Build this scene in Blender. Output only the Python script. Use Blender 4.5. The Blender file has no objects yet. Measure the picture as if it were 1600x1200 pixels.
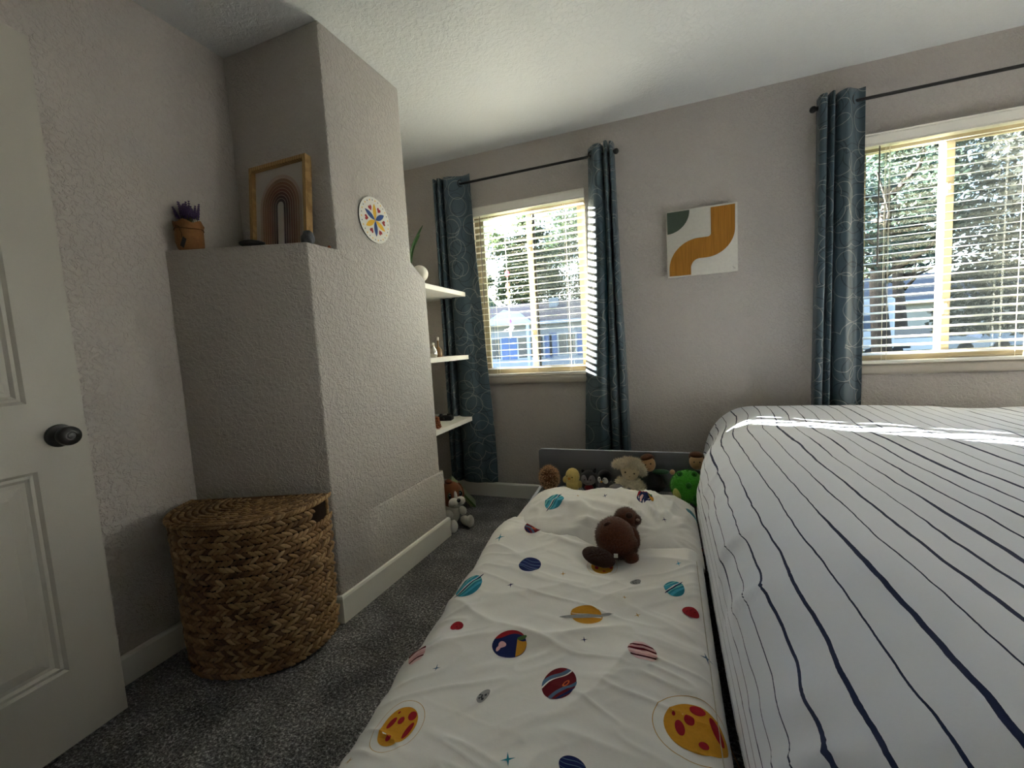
import bpy, bmesh, math, random
import numpy as np
from mathutils import Vector, Matrix, Euler
from mathutils.geometry import delaunay_2d_cdt

random.seed(7)
PI = math.pi
SC = bpy.context.scene
COL = SC.collection

# ------------------------------------------------------------------ camera
F_PX, YAW, PITCH, ROLL, CAM_H = 652.27, 0.3521, 0.0885, -0.0579, 1.0966
_cy, _sy = math.cos(YAW), math.sin(YAW)
_f0 = Vector((-_sy, _cy, 0)); _r0 = Vector((_cy, _sy, 0)); _u0 = Vector((0, 0, 1))
_f = _f0 * math.cos(PITCH) - _u0 * math.sin(PITCH)
_u = _u0 * math.cos(PITCH) + _f0 * math.sin(PITCH)
_r2 = _r0 * math.cos(ROLL) + _u * math.sin(ROLL)
_u2 = _u * math.cos(ROLL) - _r0 * math.sin(ROLL)
cam_d = bpy.data.cameras.new('camera')
cam_d.sensor_fit = 'HORIZONTAL'; cam_d.sensor_width = 36.0
cam_d.lens = F_PX / 1600 * 36.0
cam_d.clip_start = 0.02; cam_d.clip_end = 400
cam = bpy.data.objects.new('camera', cam_d); COL.objects.link(cam)
m3 = Matrix((_r2, _u2, -_f)).transposed()
cam.matrix_world = Matrix.Translation((0, 0, CAM_H)) @ m3.to_4x4()
SC.camera = cam

# ------------------------------------------------------------------ sky, sun, exposure
SUN_AZ, SUN_EL = math.radians(27), math.radians(10.8)
SUN_DIR = Vector((math.cos(SUN_EL) * math.cos(SUN_AZ), -math.cos(SUN_EL) * math.sin(SUN_AZ), -math.sin(SUN_EL)))
w = bpy.data.worlds.new('world'); SC.world = w; w.use_nodes = True
nt = w.node_tree; nt.nodes.clear()
sky = nt.nodes.new('ShaderNodeTexSky'); sky.sky_type = 'NISHITA'; sky.sun_disc = False
sky.sun_elevation = math.radians(24); sky.sun_rotation = math.atan2(-SUN_DIR.x, -SUN_DIR.y)
sky.air_density = 1.0; sky.dust_density = 1.2; sky.ozone_density = 1.0
bg = nt.nodes.new('ShaderNodeBackground'); bg.inputs['Strength'].default_value = 0.85
wo = nt.nodes.new('ShaderNodeOutputWorld')
nt.links.new(sky.outputs[0], bg.inputs[0]); nt.links.new(bg.outputs[0], wo.inputs[0])
sun_d = bpy.data.lights.new('sun', 'SUN'); sun_d.energy = 150; sun_d.angle = math.radians(0.4)
sun_d.color = (1.0, 0.98, 0.95)
sun = bpy.data.objects.new('sun', sun_d); COL.objects.link(sun)
sun.rotation_euler = SUN_DIR.to_track_quat('-Z', 'Y').to_euler()
sun.location = (-6, 6, 5)
vs = SC.view_settings
vs.view_transform = 'Standard'; vs.look = 'None'; vs.gamma = 1.0; vs.use_curve_mapping = False
vs.exposure = 1.38
SC.cycles.max_bounces = 14; SC.cycles.diffuse_bounces = 8; SC.cycles.transparent_max_bounces = 24
SC.cycles.sample_clamp_indirect = 12.0
SC.cycles.use_denoising = True

# ------------------------------------------------------------------ materials
def lin(c):
    return tuple(((v / 255) / 12.92 if v / 255 <= .04045 else ((v / 255 + .055) / 1.055) ** 2.4) for v in c)

class NT:
    def __init__(self, name):
        self.m = bpy.data.materials.new(name); self.m.use_nodes = True
        self.t = self.m.node_tree; self.b = self.t.nodes['Principled BSDF']
        self.out = self.t.nodes['Material Output']
    def n(self, typ, **kw):
        nd = self.t.nodes.new(typ)
        for k, v in kw.items():
            setattr(nd, k, v)
        return nd
    def l(self, a, b): self.t.links.new(a, b)
    def math(self, op, a, b=None, c=None, clamp=False):
        nd = self.n('ShaderNodeMath', operation=op); nd.use_clamp = clamp
        for i, v in enumerate((a, b, c)):
            if v is None: continue
            if isinstance(v, (int, float)): nd.inputs[i].default_value = v
            else: self.l(v, nd.inputs[i])
        return nd.outputs[0]
    def noise(self, scale, detail=2, rough=.5, vec=None, dist=0):
        nd = self.n('ShaderNodeTexNoise'); nd.inputs['Scale'].default_value = scale
        nd.inputs['Detail'].default_value = detail; nd.inputs['Roughness'].default_value = rough
        nd.inputs['Distortion'].default_value = dist
        self.l(vec if vec is not None else self.coord(), nd.inputs['Vector'])
        return nd.outputs['Fac']
    def coord(self, kind='Object'):
        return self.n('ShaderNodeTexCoord').outputs[kind]
    def ramp(self, fac, stops):
        nd = self.n('ShaderNodeValToRGB'); cr = nd.color_ramp
        while len(cr.elements) < len(stops): cr.elements.new(.5)
        for e, (p, c) in zip(cr.elements, stops):
            e.position = p; e.color = (*c, 1) if len(c) == 3 else c
        self.l(fac, nd.inputs[0]); return nd.outputs[0]
    def mix(self, fac, a, b):
        nd = self.n('ShaderNodeMix', data_type='RGBA')
        for s, v in ((nd.inputs[0], fac), (nd.inputs[6], a), (nd.inputs[7], b)):
            if isinstance(v, (int, float)): s.default_value = v
            elif isinstance(v, tuple): s.default_value = (*v, 1) if len(v) == 3 else v
            else: self.l(v, s)
        return nd.outputs[2]
    def bump(self, h, dist=.002, strength=.5, normal=None):
        nd = self.n('ShaderNodeBump'); nd.inputs['Distance'].default_value = dist
        nd.inputs['Strength'].default_value = strength; self.l(h, nd.inputs['Height'])
        if normal is not None: self.l(normal, nd.inputs['Normal'])
        self.l(nd.outputs[0], self.b.inputs['Normal']); return nd.outputs[0]
    def col(self, c):
        if isinstance(c, tuple): self.b.inputs['Base Color'].default_value = (*c, 1)
        else: self.l(c, self.b.inputs['Base Color'])
    def rough(self, r, spec=.5):
        self.b.inputs['Roughness'].default_value = r; self.b.inputs['Specular IOR Level'].default_value = spec

MATS = {}
def plain(name, rgb, rough=.6, spec=.4, var=.06, vscale=40, bump=None, metal=0, sheen=0):
    """A slightly mottled surface colour with optional fine relief (scale, distance)."""
    if name in MATS: return MATS[name]
    k = NT(name); c = lin(rgb)
    if var:
        f = k.noise(vscale, 3)
        k.col(k.ramp(f, [(.3, tuple(v * (1 - var) for v in c)), (.7, tuple(min(1, v * (1 + var)) for v in c))]))
    else: k.col(c)
    k.rough(rough, spec); k.b.inputs['Metallic'].default_value = metal
    if sheen: k.b.inputs['Sheen Weight'].default_value = sheen
    if bump: k.bump(k.noise(bump[0], 3), bump[1], .6)
    MATS[name] = k.m; return k.m

def wall_mat(name, rgb, s1=75, d=.0028, strength=.55):
    k = NT(name); k.rough(.62, .35)
    c = lin(rgb)
    v = k.noise(1.7, 2)
    k.col(k.ramp(v, [(.3, tuple(x * .97 for x in c)), (.7, tuple(x * 1.03 for x in c))]))
    n1 = k.noise(s1, 3, .55, dist=.6)
    h1 = k.ramp(n1, [(.44, (0, 0, 0)), (.56, (1, 1, 1))])
    n2 = k.noise(s1 * 3.2, 2)
    h = k.math('ADD', k.math('MULTIPLY', h1, 1.0), k.math('MULTIPLY', n2, .35))
    k.bump(h, d, strength)
    MATS[name] = k.m; return k.m

M_WALL = wall_mat('wall_paint', (187, 181, 175), 62, .0042, .7)
M_CEIL = wall_mat('ceiling_paint', (207, 208, 207), 48, .0030, .4)
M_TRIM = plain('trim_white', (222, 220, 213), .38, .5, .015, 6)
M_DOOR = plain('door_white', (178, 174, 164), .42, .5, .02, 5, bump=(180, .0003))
def carpet_mat():
    k = NT('carpet'); k.rough(.95, .1)
    a = k.noise(110, 4, .9); b = k.noise(7, 3)
    f = k.math('ADD', k.math('MULTIPLY', a, .85), k.math('MULTIPLY', b, .15))
    k.col(k.ramp(f, [(.40, lin((30, 30, 32))), (.50, lin((88, 87, 88))), (.56, lin((140, 138, 138))), (.63, lin((224, 222, 220)))]))
    k.bump(k.noise(170, 3), .010, 1.0); k.b.inputs['Sheen Weight'].default_value = .15
    return k.m
M_CARPET = carpet_mat()
M_BLIND = plain('blind_white', (236, 233, 224), .45, .4, .01, 4)
def slat_mat():
    k = NT('slat_white'); k.col(lin((238, 234, 224))); k.rough(.4, .4)
    tr = k.n('ShaderNodeBsdfTranslucent'); tr.inputs[0].default_value = (*lin((236, 228, 206)), 1)
    mx = k.n('ShaderNodeMixShader'); mx.inputs[0].default_value = .16
    k.l(k.b.outputs[0], mx.inputs[1]); k.l(tr.outputs[0], mx.inputs[2]); k.l(mx.outputs[0], k.out.inputs[0])
    return k.m
M_SLAT = slat_mat()
M_VINYL = plain('almond_vinyl', (156, 144, 120), .4, .4, .02, 6)
M_BLACK = plain('black_metal', (16, 16, 17), .38, .5, .0)
M_BRONZE = plain('dark_bronze', (14, 13, 13), .3, .5, .0)
def glass_mat():
    k = NT('window_glass'); k.t.nodes.remove(k.b)
    tr = k.n('ShaderNodeBsdfTransparent'); tr.inputs[0].default_value = (.93, .96, .95, 1)
    gl = k.n('ShaderNodeBsdfGlossy'); gl.inputs['Roughness'].default_value = .02
    mx = k.n('ShaderNodeMixShader'); mx.inputs[0].default_value = .05
    k.l(tr.outputs[0], mx.inputs[1]); k.l(gl.outputs[0], mx.inputs[2]); k.l(mx.outputs[0], k.out.inputs[0])
    return k.m
M_GLASS = glass_mat()
def screen_mat():
    k = NT('screen_mesh'); k.col(lin((66, 68, 70))); k.rough(.7, .2)
    tr = k.n('ShaderNodeBsdfTransparent')
    m0 = k.b
    mx = k.n('ShaderNodeMixShader'); mx.inputs[0].default_value = .5
    k.l(tr.outputs[0], mx.inputs[1]); k.l(m0.outputs[0], mx.inputs[2]); k.l(mx.outputs[0], k.out.inputs[0])
    return k.m
M_SCREEN = screen_mat()

def curtain_mat():
    k = NT('curtain_satin'); uv = k.n('ShaderNodeUVMap').outputs[0]
    base = k.mix(k.noise(300, 1, .5, uv), lin((62, 79, 89)), lin((73, 92, 101)))
    def rings(scale, off, r, wd):
        mp = k.n('ShaderNodeMapping'); mp.inputs['Location'].default_value = off; k.l(uv, mp.inputs[0])
        vo = k.n('ShaderNodeTexVoronoi', voronoi_dimensions='2D', feature='F1')
        vo.inputs['Scale'].default_value = scale; vo.inputs['Randomness'].default_value = .8
        k.l(mp.outputs[0], vo.inputs['Vector'])
        nz = k.math('MULTIPLY', k.math('SUBTRACT', k.noise(14, 1, .5, mp.outputs[0]), .5), .06)
        d = k.math('ABSOLUTE', k.math('SUBTRACT', k.math('ADD', vo.outputs['Distance'], nz), r))
        return k.math('LESS_THAN', d, wd)
    lg = k.math('MAXIMUM', rings(6.2, (0, 0, 0), .40, .011), rings(5.6, (3.3, 1.7, 0), .36, .008))
    dk = k.math('MAXIMUM', rings(6.0, (7.1, 5.2, 0), .41, .015), rings(5.4, (1.9, 9.4, 0), .37, .012))
    c = k.mix(k.math('MULTIPLY', dk, .75), base, lin((24, 34, 42)))
    c = k.mix(k.math('MULTIPLY', lg, .8), c, lin((158, 162, 158)))
    k.col(c); k.rough(.42, .45); k.b.inputs['Sheen Weight'].default_value = .1
    k.bump(k.noise(500, 2, .5, uv), .0006, .4)
    tr = k.n('ShaderNodeBsdfTranslucent'); tr.inputs[0].default_value = (*lin((70, 100, 108)), 1)
    mx = k.n('ShaderNodeMixShader'); mx.inputs[0].default_value = .10
    k.l(k.b.outputs[0], mx.inputs[1]); k.l(tr.outputs[0], mx.inputs[2]); k.l(mx.outputs[0], k.out.inputs[0])
    return k.m
M_CURTAIN = curtain_mat()

def cotton(name, rgb, stripes=False):
    k = NT(name); uv = k.n('ShaderNodeUVMap').outputs[0]
    c = lin(rgb)
    col = k.ramp(k.noise(3, 3, .5, uv), [(.3, tuple(v * .97 for v in c)), (.7, tuple(min(1, v * 1.02) for v in c))])
    if stripes:
        sp = k.n('ShaderNodeSeparateXYZ'); k.l(uv, sp.inputs[0])
        u, v = sp.outputs[0], sp.outputs[1]
        per = .0575
        ui = k.math('DIVIDE', u, per)
        def band(shift):
            idx = k.math('FLOOR', k.math('ADD', ui, shift))
            cv = k.n('ShaderNodeCombineXYZ'); k.l(k.math('MULTIPLY', idx, 7.37), cv.inputs[0]); k.l(v, cv.inputs[1])
            wob = k.math('MULTIPLY', k.math('SUBTRACT', k.noise(4.5, 3, .6, cv.outputs[0]), .5), .36)
            cv2 = k.n('ShaderNodeCombineXYZ'); k.l(k.math('MULTIPLY', idx, 3.91), cv2.inputs[0]); k.l(v, cv2.inputs[1]); cv2.inputs[2].default_value = 9
            wd = k.math('ADD', .024, k.math('MULTIPLY', k.math('MAXIMUM', k.math('SUBTRACT', k.noise(1.6, 2, .5, cv2.outputs[0]), .44), 0), .26))
            cv3 = k.n('ShaderNodeCombineXYZ'); k.l(u, cv3.inputs[0]); k.l(v, cv3.inputs[1])
            edge = k.math('MULTIPLY', k.math('SUBTRACT', k.noise(160, 1, .5, cv3.outputs[0]), .5), .014)
            fr = k.math('SUBTRACT', k.math('SUBTRACT', ui, idx), .5)
            d = k.math('ABSOLUTE', k.math('ADD', k.math('SUBTRACT', fr, wob), edge))
            return k.math('LESS_THAN', d, wd)
        col = k.mix(band(0), col, lin((26, 36, 74)))
    k.col(col); k.rough(.85, .15); k.b.inputs['Sheen Weight'].default_value = .08
    a = k.noise(900, 2, .5, uv); b = k.noise(40, 3, .6, uv)
    k.bump(k.math('ADD', k.math('MULTIPLY', a, .25), b), .0016, .35)
    return k.m
M_STRIPE = cotton('striped_cotton', (226, 228, 237), True)
M_COTTON = cotton('cream_cotton', (229, 226, 222))
def print_mat(name, rgb):
    return plain('print_' + name, rgb, .85, .1, .05, 120)

# ------------------------------------------------------------------ mesh building
class MB:
    def __init__(self): self.v = []; self.f = []; self.mi = []; self.uv = None
    def add(self, vs, fs, mi=0, mat=None):
        o = len(self.v)
        self.v += [tuple(mat @ Vector(p)) if mat is not None else tuple(p) for p in vs]
        self.f += [tuple(i + o for i in f) for f in fs]; self.mi += [mi] * len(fs)
        return self
    def box(self, x0, x1, y0, y1, z0, z1, mi=0, mat=None):
        v = [(x0, y0, z0), (x1, y0, z0), (x1, y1, z0), (x0, y1, z0), (x0, y0, z1), (x1, y0, z1), (x1, y1, z1), (x0, y1, z1)]
        f = [(0, 3, 2, 1), (4, 5, 6, 7), (0, 1, 5, 4), (1, 2, 6, 5), (2, 3, 7, 6), (3, 0, 4, 7)]
        return self.add(v, f, mi, mat)
    def rbox(self, x0, x1, y0, y1, z0, z1, r=.01, seg=2, mi=0, mat=None):
        bm = bmesh.new(); bmesh.ops.create_cube(bm, size=1)
        for q in bm.verts:
            q.co = ((x0 + x1) / 2 + q.co.x * (x1 - x0), (y0 + y1) / 2 + q.co.y * (y1 - y0), (z0 + z1) / 2 + q.co.z * (z1 - z0))
        bmesh.ops.bevel(bm, geom=list(bm.edges), offset=r, segments=seg, profile=.5, affect='EDGES')
        return self.bm(bm, mi, mat)
    def bm(self, bm, mi=0, mat=None):
        bm.verts.index_update()
        self.add([q.co.copy() for q in bm.verts], [[q.index for q in f.verts] for f in bm.faces], mi, mat); bm.free(); return self
    def lathe(self, prof, seg=20, mi=0, mat=None, cap=True):
        v, f = [], []
        for r, z in prof:
            for i in range(seg):
                a = 2 * PI * i / seg; v.append((r * math.cos(a), r * math.sin(a), z))
        for k in range(len(prof) - 1):
            for i in range(seg):
                j = (i + 1) % seg; f.append((k * seg + i, k * seg + j, (k + 1) * seg + j, (k + 1) * seg + i))
        if cap:
            f.append(tuple(range(seg - 1, -1, -1))); f.append(tuple((len(prof) - 1) * seg + i for i in range(seg)))
        return self.add(v, f, mi, mat)
    def ball(self, c, r, rot=(0, 0, 0), seg=16, rings=10, mi=0, mat=None, power=1.0, noise=0):
        if isinstance(r, (int, float)): r = (r, r, r)
        R = Euler(rot).to_matrix(); v, f = [], []
        for k in range(rings + 1):
            t = PI * k / rings
            for i in range(seg):
                a = 2 * PI * i / seg
                sp = lambda q: math.copysign(abs(q) ** power, q)
                p = Vector((sp(math.sin(t) * math.cos(a)) * r[0], sp(math.sin(t) * math.sin(a)) * r[1], sp(math.cos(t)) * r[2]))
                v.append(R @ p + Vector(c))
        for k in range(rings):
            for i in range(seg):
                j = (i + 1) % seg; f.append((k * seg + i, (k + 1) * seg + i, (k + 1) * seg + j, k * seg + j))
        return self.add(v, f, mi, mat)
    def tube(self, pts, r, seg=8, mi=0, cap=True, closed=False):
        pts = [Vector(p) for p in pts]; n = len(pts)
        rr = r if isinstance(r, (list, tuple)) else [r] * n
        v, f = [], []; up = None
        for i, p in enumerate(pts):
            if closed: t = pts[(i + 1) % n] - pts[i - 1]
            else: t = pts[min(i + 1, n - 1)] - pts[max(i - 1, 0)]
            t.normalize()
            if up is None:
                up = Vector((0, 0, 1)) if abs(t.z) < .9 else Vector((1, 0, 0))
            a = t.cross(up).normalized(); b = a.cross(t).normalized(); up = b
            for k in range(seg):
                q = 2 * PI * k / seg; v.append(p + (a * math.cos(q) + b * math.sin(q)) * rr[i])
        for i in range(n if closed else n - 1):
            i2 = (i + 1) % n
            for k in range(seg):
                k2 = (k + 1) % seg; f.append((i * seg + k, i * seg + k2, i2 * seg + k2, i2 * seg + k))
        if cap and not closed:
            f.append(tuple(range(seg - 1, -1, -1))); f.append(tuple((n - 1) * seg + k for k in range(seg)))
        return self.add(v, f, mi)
    def prism(self, poly, z0, z1, mi=0, mat=None):
        n = len(poly)
        v = [(x, y, z0) for x, y in poly] + [(x, y, z1) for x, y in poly]
        f = [tuple(range(n - 1, -1, -1)), tuple(range(n, 2 * n))] + [(i, (i + 1) % n, n + (i + 1) % n, n + i) for i in range(n)]
        return self.add(v, f, mi, mat)
    def grid(self, P, mi=0, closed_u=False):
        """P: rows x cols x 3 array."""
        P = np.asarray(P); r, c = P.shape[:2]; o = len(self.v)
        self.v += [tuple(q) for q in P.reshape(-1, 3)]
        for i in range(r - 1):
            for j in range(c if closed_u else c - 1):
                j2 = (j + 1) % c
                self.f.append((o + i * c + j, o + i * c + j2, o + (i + 1) * c + j2, o + (i + 1) * c + j)); self.mi.append(mi)
        return self

def mk(name, mb, mat, parent=None, smooth=False, world=True, origin=None, angle=None, uv=None):
    """Link the collected geometry as one mesh object. With world=True the verts are world coordinates."""
    me = bpy.data.meshes.new(name)
    v = np.array(mb.v, float)
    if parent is not None: org = np.array(parent.matrix_basis.translation if world else (0, 0, 0), float)
    elif origin is not None: org = np.array(origin, float)
    elif world: org = np.array([(v[:, 0].min() + v[:, 0].max()) / 2, (v[:, 1].min() + v[:, 1].max()) / 2, v[:, 2].min()])
    else: org = np.zeros(3)
    p = parent
    if world and parent is not None:
        while p.parent is not None:
            p = p.parent; org = org + np.array(p.matrix_basis.translation)
    me.from_pydata((v - org).tolist(), [], mb.f)
    mats = mat if isinstance(mat, (list, tuple)) else [mat]
    for m in mats: me.materials.append(m)
    if len(mats) > 1: me.polygons.foreach_set('material_index', mb.mi)
    if smooth: me.polygons.foreach_set('use_smooth', [True] * len(me.polygons))
    if uv is not None:
        lay = me.uv_layers.new(name='UVMap'); li = np.zeros(len(me.loops), int); me.loops.foreach_get('vertex_index', li)
        lay.data.foreach_set('uv', np.asarray(uv, float)[li].ravel())
    me.update()
    if smooth and angle: me.set_sharp_from_angle(angle=math.radians(angle))
    o = bpy.data.objects.new(name, me); COL.objects.link(o)
    if parent is None: o.location = org if world else (0, 0, 0)
    else: o.parent = parent
    return o

def tag(o, label, cat, group=None, kind=None):
    o['label'] = label; o['category'] = cat
    if group: o['group'] = group
    if kind: o['kind'] = kind
    return o
def thing(name, label, cat, loc=(0, 0, 0), rot=(0, 0, 0), group=None):
    o = bpy.data.objects.new(name, None); COL.objects.link(o); o.empty_display_size = .05
    o.location = loc; o.rotation_euler = rot
    o.matrix_basis = Matrix.LocRotScale(Vector(loc), Euler(rot), None)
    return tag(o, label, cat, group)
def struct(name, mb, mat, label, cat, smooth=False, **kw):
    o = mk(name, mb, mat, smooth=smooth, **kw); return tag(o, label, cat, kind='structure')
def sroot(name, label, cat, loc):
    o = thing(name, label, cat, loc); o['kind'] = 'structure'; return o
def dupe(o, parent, loc=None, name=None):
    c = o.copy(); COL.objects.link(c); c.parent = parent
    if loc is not None: c.location = loc
    return c

# vectorised value noise --------------------------------------------------
def _h(i, j, s):
    n = (i * 374761393 + j * 668265263 + s * 974634721) & 0xffffffff
    n = ((n ^ (n >> 13)) * 1274126177) & 0xffffffff
    return ((n ^ (n >> 16)) & 0xffff) / 65535.0
def vn(x, y, s=0):
    x = np.asarray(x, float); y = np.asarray(y, float)
    i = np.floor(x).astype(np.int64); j = np.floor(y).astype(np.int64)
    a = x - i; b = y - j; a = a * a * a * (a * (a * 6 - 15) + 10); b = b * b * b * (b * (b * 6 - 15) + 10)
    return (_h(i, j, s) * (1 - a) + _h(i + 1, j, s) * a) * (1 - b) + (_h(i, j + 1, s) * (1 - a) + _h(i + 1, j + 1, s) * a) * b
def fbm(x, y, s=0, o=3):
    t = 0; a = .5; n = 0
    for k in range(o):
        t = t + a * vn(x * 2 ** k, y * 2 ** k, s + k); n += a; a *= .5
    return t / n
def ridge(x, y, s=0, p=3):
    return (1 - np.abs(2 * fbm(x, y, s, 2) - 1)) ** p
def sstep(a, b, x):
    t = np.clip((np.asarray(x, float) - a) / (b - a), 0, 1); return t * t * (3 - 2 * t)

def fur(pts, nrm, n_len, width, droop=.3, seed=1, curl=.4):
    """Small tapered hair blades on sampled surface points -> MB."""
    rnd = random.Random(seed); mb = MB(); V = []; Fc = []
    for p, n in zip(pts, nrm):
        n = Vector(n); p = Vector(p)
        d = (n + Vector((rnd.uniform(-1, 1), rnd.uniform(-1, 1), rnd.uniform(-1, 1))) * curl + Vector((0, 0, -droop))).normalized()
        s = d.cross(Vector((rnd.uniform(-1, 1), rnd.uniform(-1, 1), rnd.uniform(-1, 1)))).normalized() * width * .5
        L = n_len * rnd.uniform(.6, 1.2); k = len(V)
        V += [p - n * .001 - s, p - n * .001 + s, p + d * L]; Fc.append((k, k + 1, k + 2))
    return mb.add(V, Fc)
def ball_pts(c, r, rot, n, seed=1, zmin=-1.0):
    rnd = random.Random(seed); R = Euler(rot).to_matrix(); P, N = [], []
    if isinstance(r, (int, float)): r = (r, r, r)
    while len(P) < n:
        q = Vector((rnd.gauss(0, 1), rnd.gauss(0, 1), rnd.gauss(0, 1))).normalized()
        if q.z < zmin: continue
        P.append(R @ Vector((q.x * r[0], q.y * r[1], q.z * r[2])) + Vector(c))
        N.append((R @ Vector((q.x / r[0], q.y / r[1], q.z / r[2]))).normalized())
    return P, N

# ================================================================== ROOM SHELL
H = 2.44
XL, XR, YF, YB = -1.80, 3.05, -1.05, 2.782
YO = 2.872                       # outer face of the window wall
W1 = (-1.25, -.455, .888, 2.062)
W2 = (.965, 1.775, .888, 2.062)
XC = lambda y: -1.2706 + .0489 * (y - 1.4)

struct('floor', MB().box(XL - .12, XR + .12, YF - .12, YO, -.1, 0), M_CARPET, 'charcoal speckled carpet covering the bedroom floor', 'floor')
struct('ceiling', MB().box(XL - .12, XR + .12, YF - .12, YO, H, H + .1), M_CEIL, 'white knockdown textured bedroom ceiling', 'ceiling')
# window wall with two openings
mb = MB(); xs = [XL - .12, W1[0], W1[1], W2[0], W2[1], XR + .12]; z0, z1 = W1[2], W1[3]
for i in range(5):
    if i in (1, 3):
        mb.box(xs[i], xs[i + 1], YB, YO, 0, z0); mb.box(xs[i], xs[i + 1], YB, YO, z1, H)
    else: mb.box(xs[i], xs[i + 1], YB, YO, 0, H)
struct('wall_back', mb, M_WALL, 'greige textured wall with the two windows', 'wall')
DY0, DY1 = -.93, -.10            # doorway in the left wall, behind the camera
mb = MB().box(XL - .12, XL, DY1, YB, 0, H).box(XL - .12, XL, YF - .12, DY0, 0, H).box(XL - .12, XL, DY0, DY1, 2.06, H)
struct('wall_left', mb, M_WALL, 'greige textured wall behind the open door and hamper', 'wall')
struct('wall_right', MB().box(XR, XR + .12, YF, YB, 0, H), M_WALL, 'greige wall beyond the big striped bed', 'wall')
struct('wall_front', MB().box(XL - .12, XR + .12, YF - .12, YF, 0, H), M_WALL, 'greige wall facing the windows', 'wall')
mb = MB().box(-2.9, -1.92, -2.0, -1.9, 0, H).box(-3.0, -2.9, -2.0, .9, 0, H).box(-2.9, -1.92, .8, .9, 0, H).box(-3.0, -1.92, -2, .9, H, H + .1).box(-3.0, -1.92, -2, .9, -.1, 0).box(-1.95, -1.92, -2.0, -1.17, 0, H)
struct('wall_hall', mb, M_WALL, 'greige hallway walls beyond the doorway', 'wall')

# chimney breast: stepped block
def quad_prism(p, z0, z1): return MB().prism(p, z0, z1)
mb = MB()
side_poly = [(1.286, 0), (2.068, 0), (2.068, 1.492), (1.948, 1.572), (1.948, H), (1.44, H), (1.44, 1.543), (1.286, 1.543)]
n8 = len(side_poly)
mb.v += [(XC(y) if y > 1.3 else -1.276, y, z) for y, z in side_poly] + [(XL, 1.103 if y < 1.3 else y, z) for y, z in side_poly]
mb.f += [tuple(range(n8)), tuple(range(2 * n8 - 1, n8 - 1, -1))] + [(i, n8 + i, n8 + (i + 1) % n8, (i + 1) % n8) for i in range(n8)]
mb.mi += [0] * (n8 + 2)
# slightly thicker, patched foot of the side face
mb3 = MB().prism([(-1.45, 1.5), (XC(1.42), 1.42), (XC(1.5) + .003, 1.50), (XC(2.10) + .006, 2.10), (-1.45, 2.10)], 0, .402)
o = len(mb.v); mb.v += mb3.v; mb.f += [tuple(i + o for i in f) for f in mb3.f]; mb.mi += mb3.mi
bmx = bmesh.new(); me = bpy.data.meshes.new('t'); me.from_pydata(mb.v, [], mb.f); bmx.from_mesh(me)
bmesh.ops.bevel(bmx, geom=[e for e in bmx.edges if e.is_manifold], offset=.006, segments=2, profile=.5, affect='EDGES')
struct('wall_chimney', MB().bm(bmx), M_WALL, 'stepped greige chimney breast with a ledge and rough textured plaster', 'wall', smooth=True, angle=40)
bpy.data.meshes.remove(me)

def baseboard(name, pts, h, t, label):
    """pts: inner foot line, room on the right-hand side."""
    mb = MB()
    n = len(pts); P = [Vector((*p, 0)) for p in pts]
    prof = [(0, 0), (t, 0), (t, h - .012), (t - .004, h - .003), (t - .008, h), (0, h)]
    rows = []
    for i in range(n):
        d1 = (P[i] - P[i - 1]).normalized() if i > 0 else (P[1] - P[0]).normalized()
        d2 = (P[i + 1] - P[i]).normalized() if i < n - 1 else d1
        n1 = Vector((d1.y, -d1.x, 0)); n2 = Vector((d2.y, -d2.x, 0)); b = (n1 + n2).normalized(); b /= max(.3, b.dot(n1))
        rows.append([tuple(P[i] + b * a + Vector((0, 0, z))) for a, z in prof])
    k = len(prof)
    for r in rows: mb.v += r
    for i in range(n - 1):
        for j in range(k):
            j2 = (j + 1) % k; mb.f.append((i * k + j, i * k + j2, (i + 1) * k + j2, (i + 1) * k + j)); mb.mi.append(0)
    mb.f += [tuple(range(k)), tuple((n - 1) * k + j for j in range(k - 1, -1, -1))]; mb.mi += [0, 0]
    return struct(name, mb, M_TRIM, label, 'baseboard')
baseboard('baseboard_left', [(XL, -.10), (XL, 1.103)], .105, .013, 'white baseboard behind the door and wicker hamper')
baseboard('baseboard_chimney', [(XL, 1.106), (-1.276, 1.2865), (XC(1.5) + .0035, 1.5), (XC(2.1) + .0065, 2.1005), (XL, 2.1005)], .115, .014, 'white baseboard wrapping the chimney breast')
baseboard('baseboard_alcove', [(XL, 2.102), (XL, YB)], .105, .013, 'white baseboard under the shelves')
baseboard('baseboard_back', [(XL, YB), (XR, YB)], .105, .013, 'white baseboard below the windows')
baseboard('baseboard_right', [(XR, YB), (XR, YF)], .105, .013, 'white baseboard beyond the big bed')
mb = MB().box(XL, XL + .014, DY1, DY1 + .005, 0, 2.06).box(XL, XL + .014, DY0 - .06, DY0, 0, 2.12).box(XL, XL + .014, DY0, DY1, 2.06, 2.12)
struct('trim_1', mb, M_TRIM, 'white casing around the doorway', 'door casing')

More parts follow.
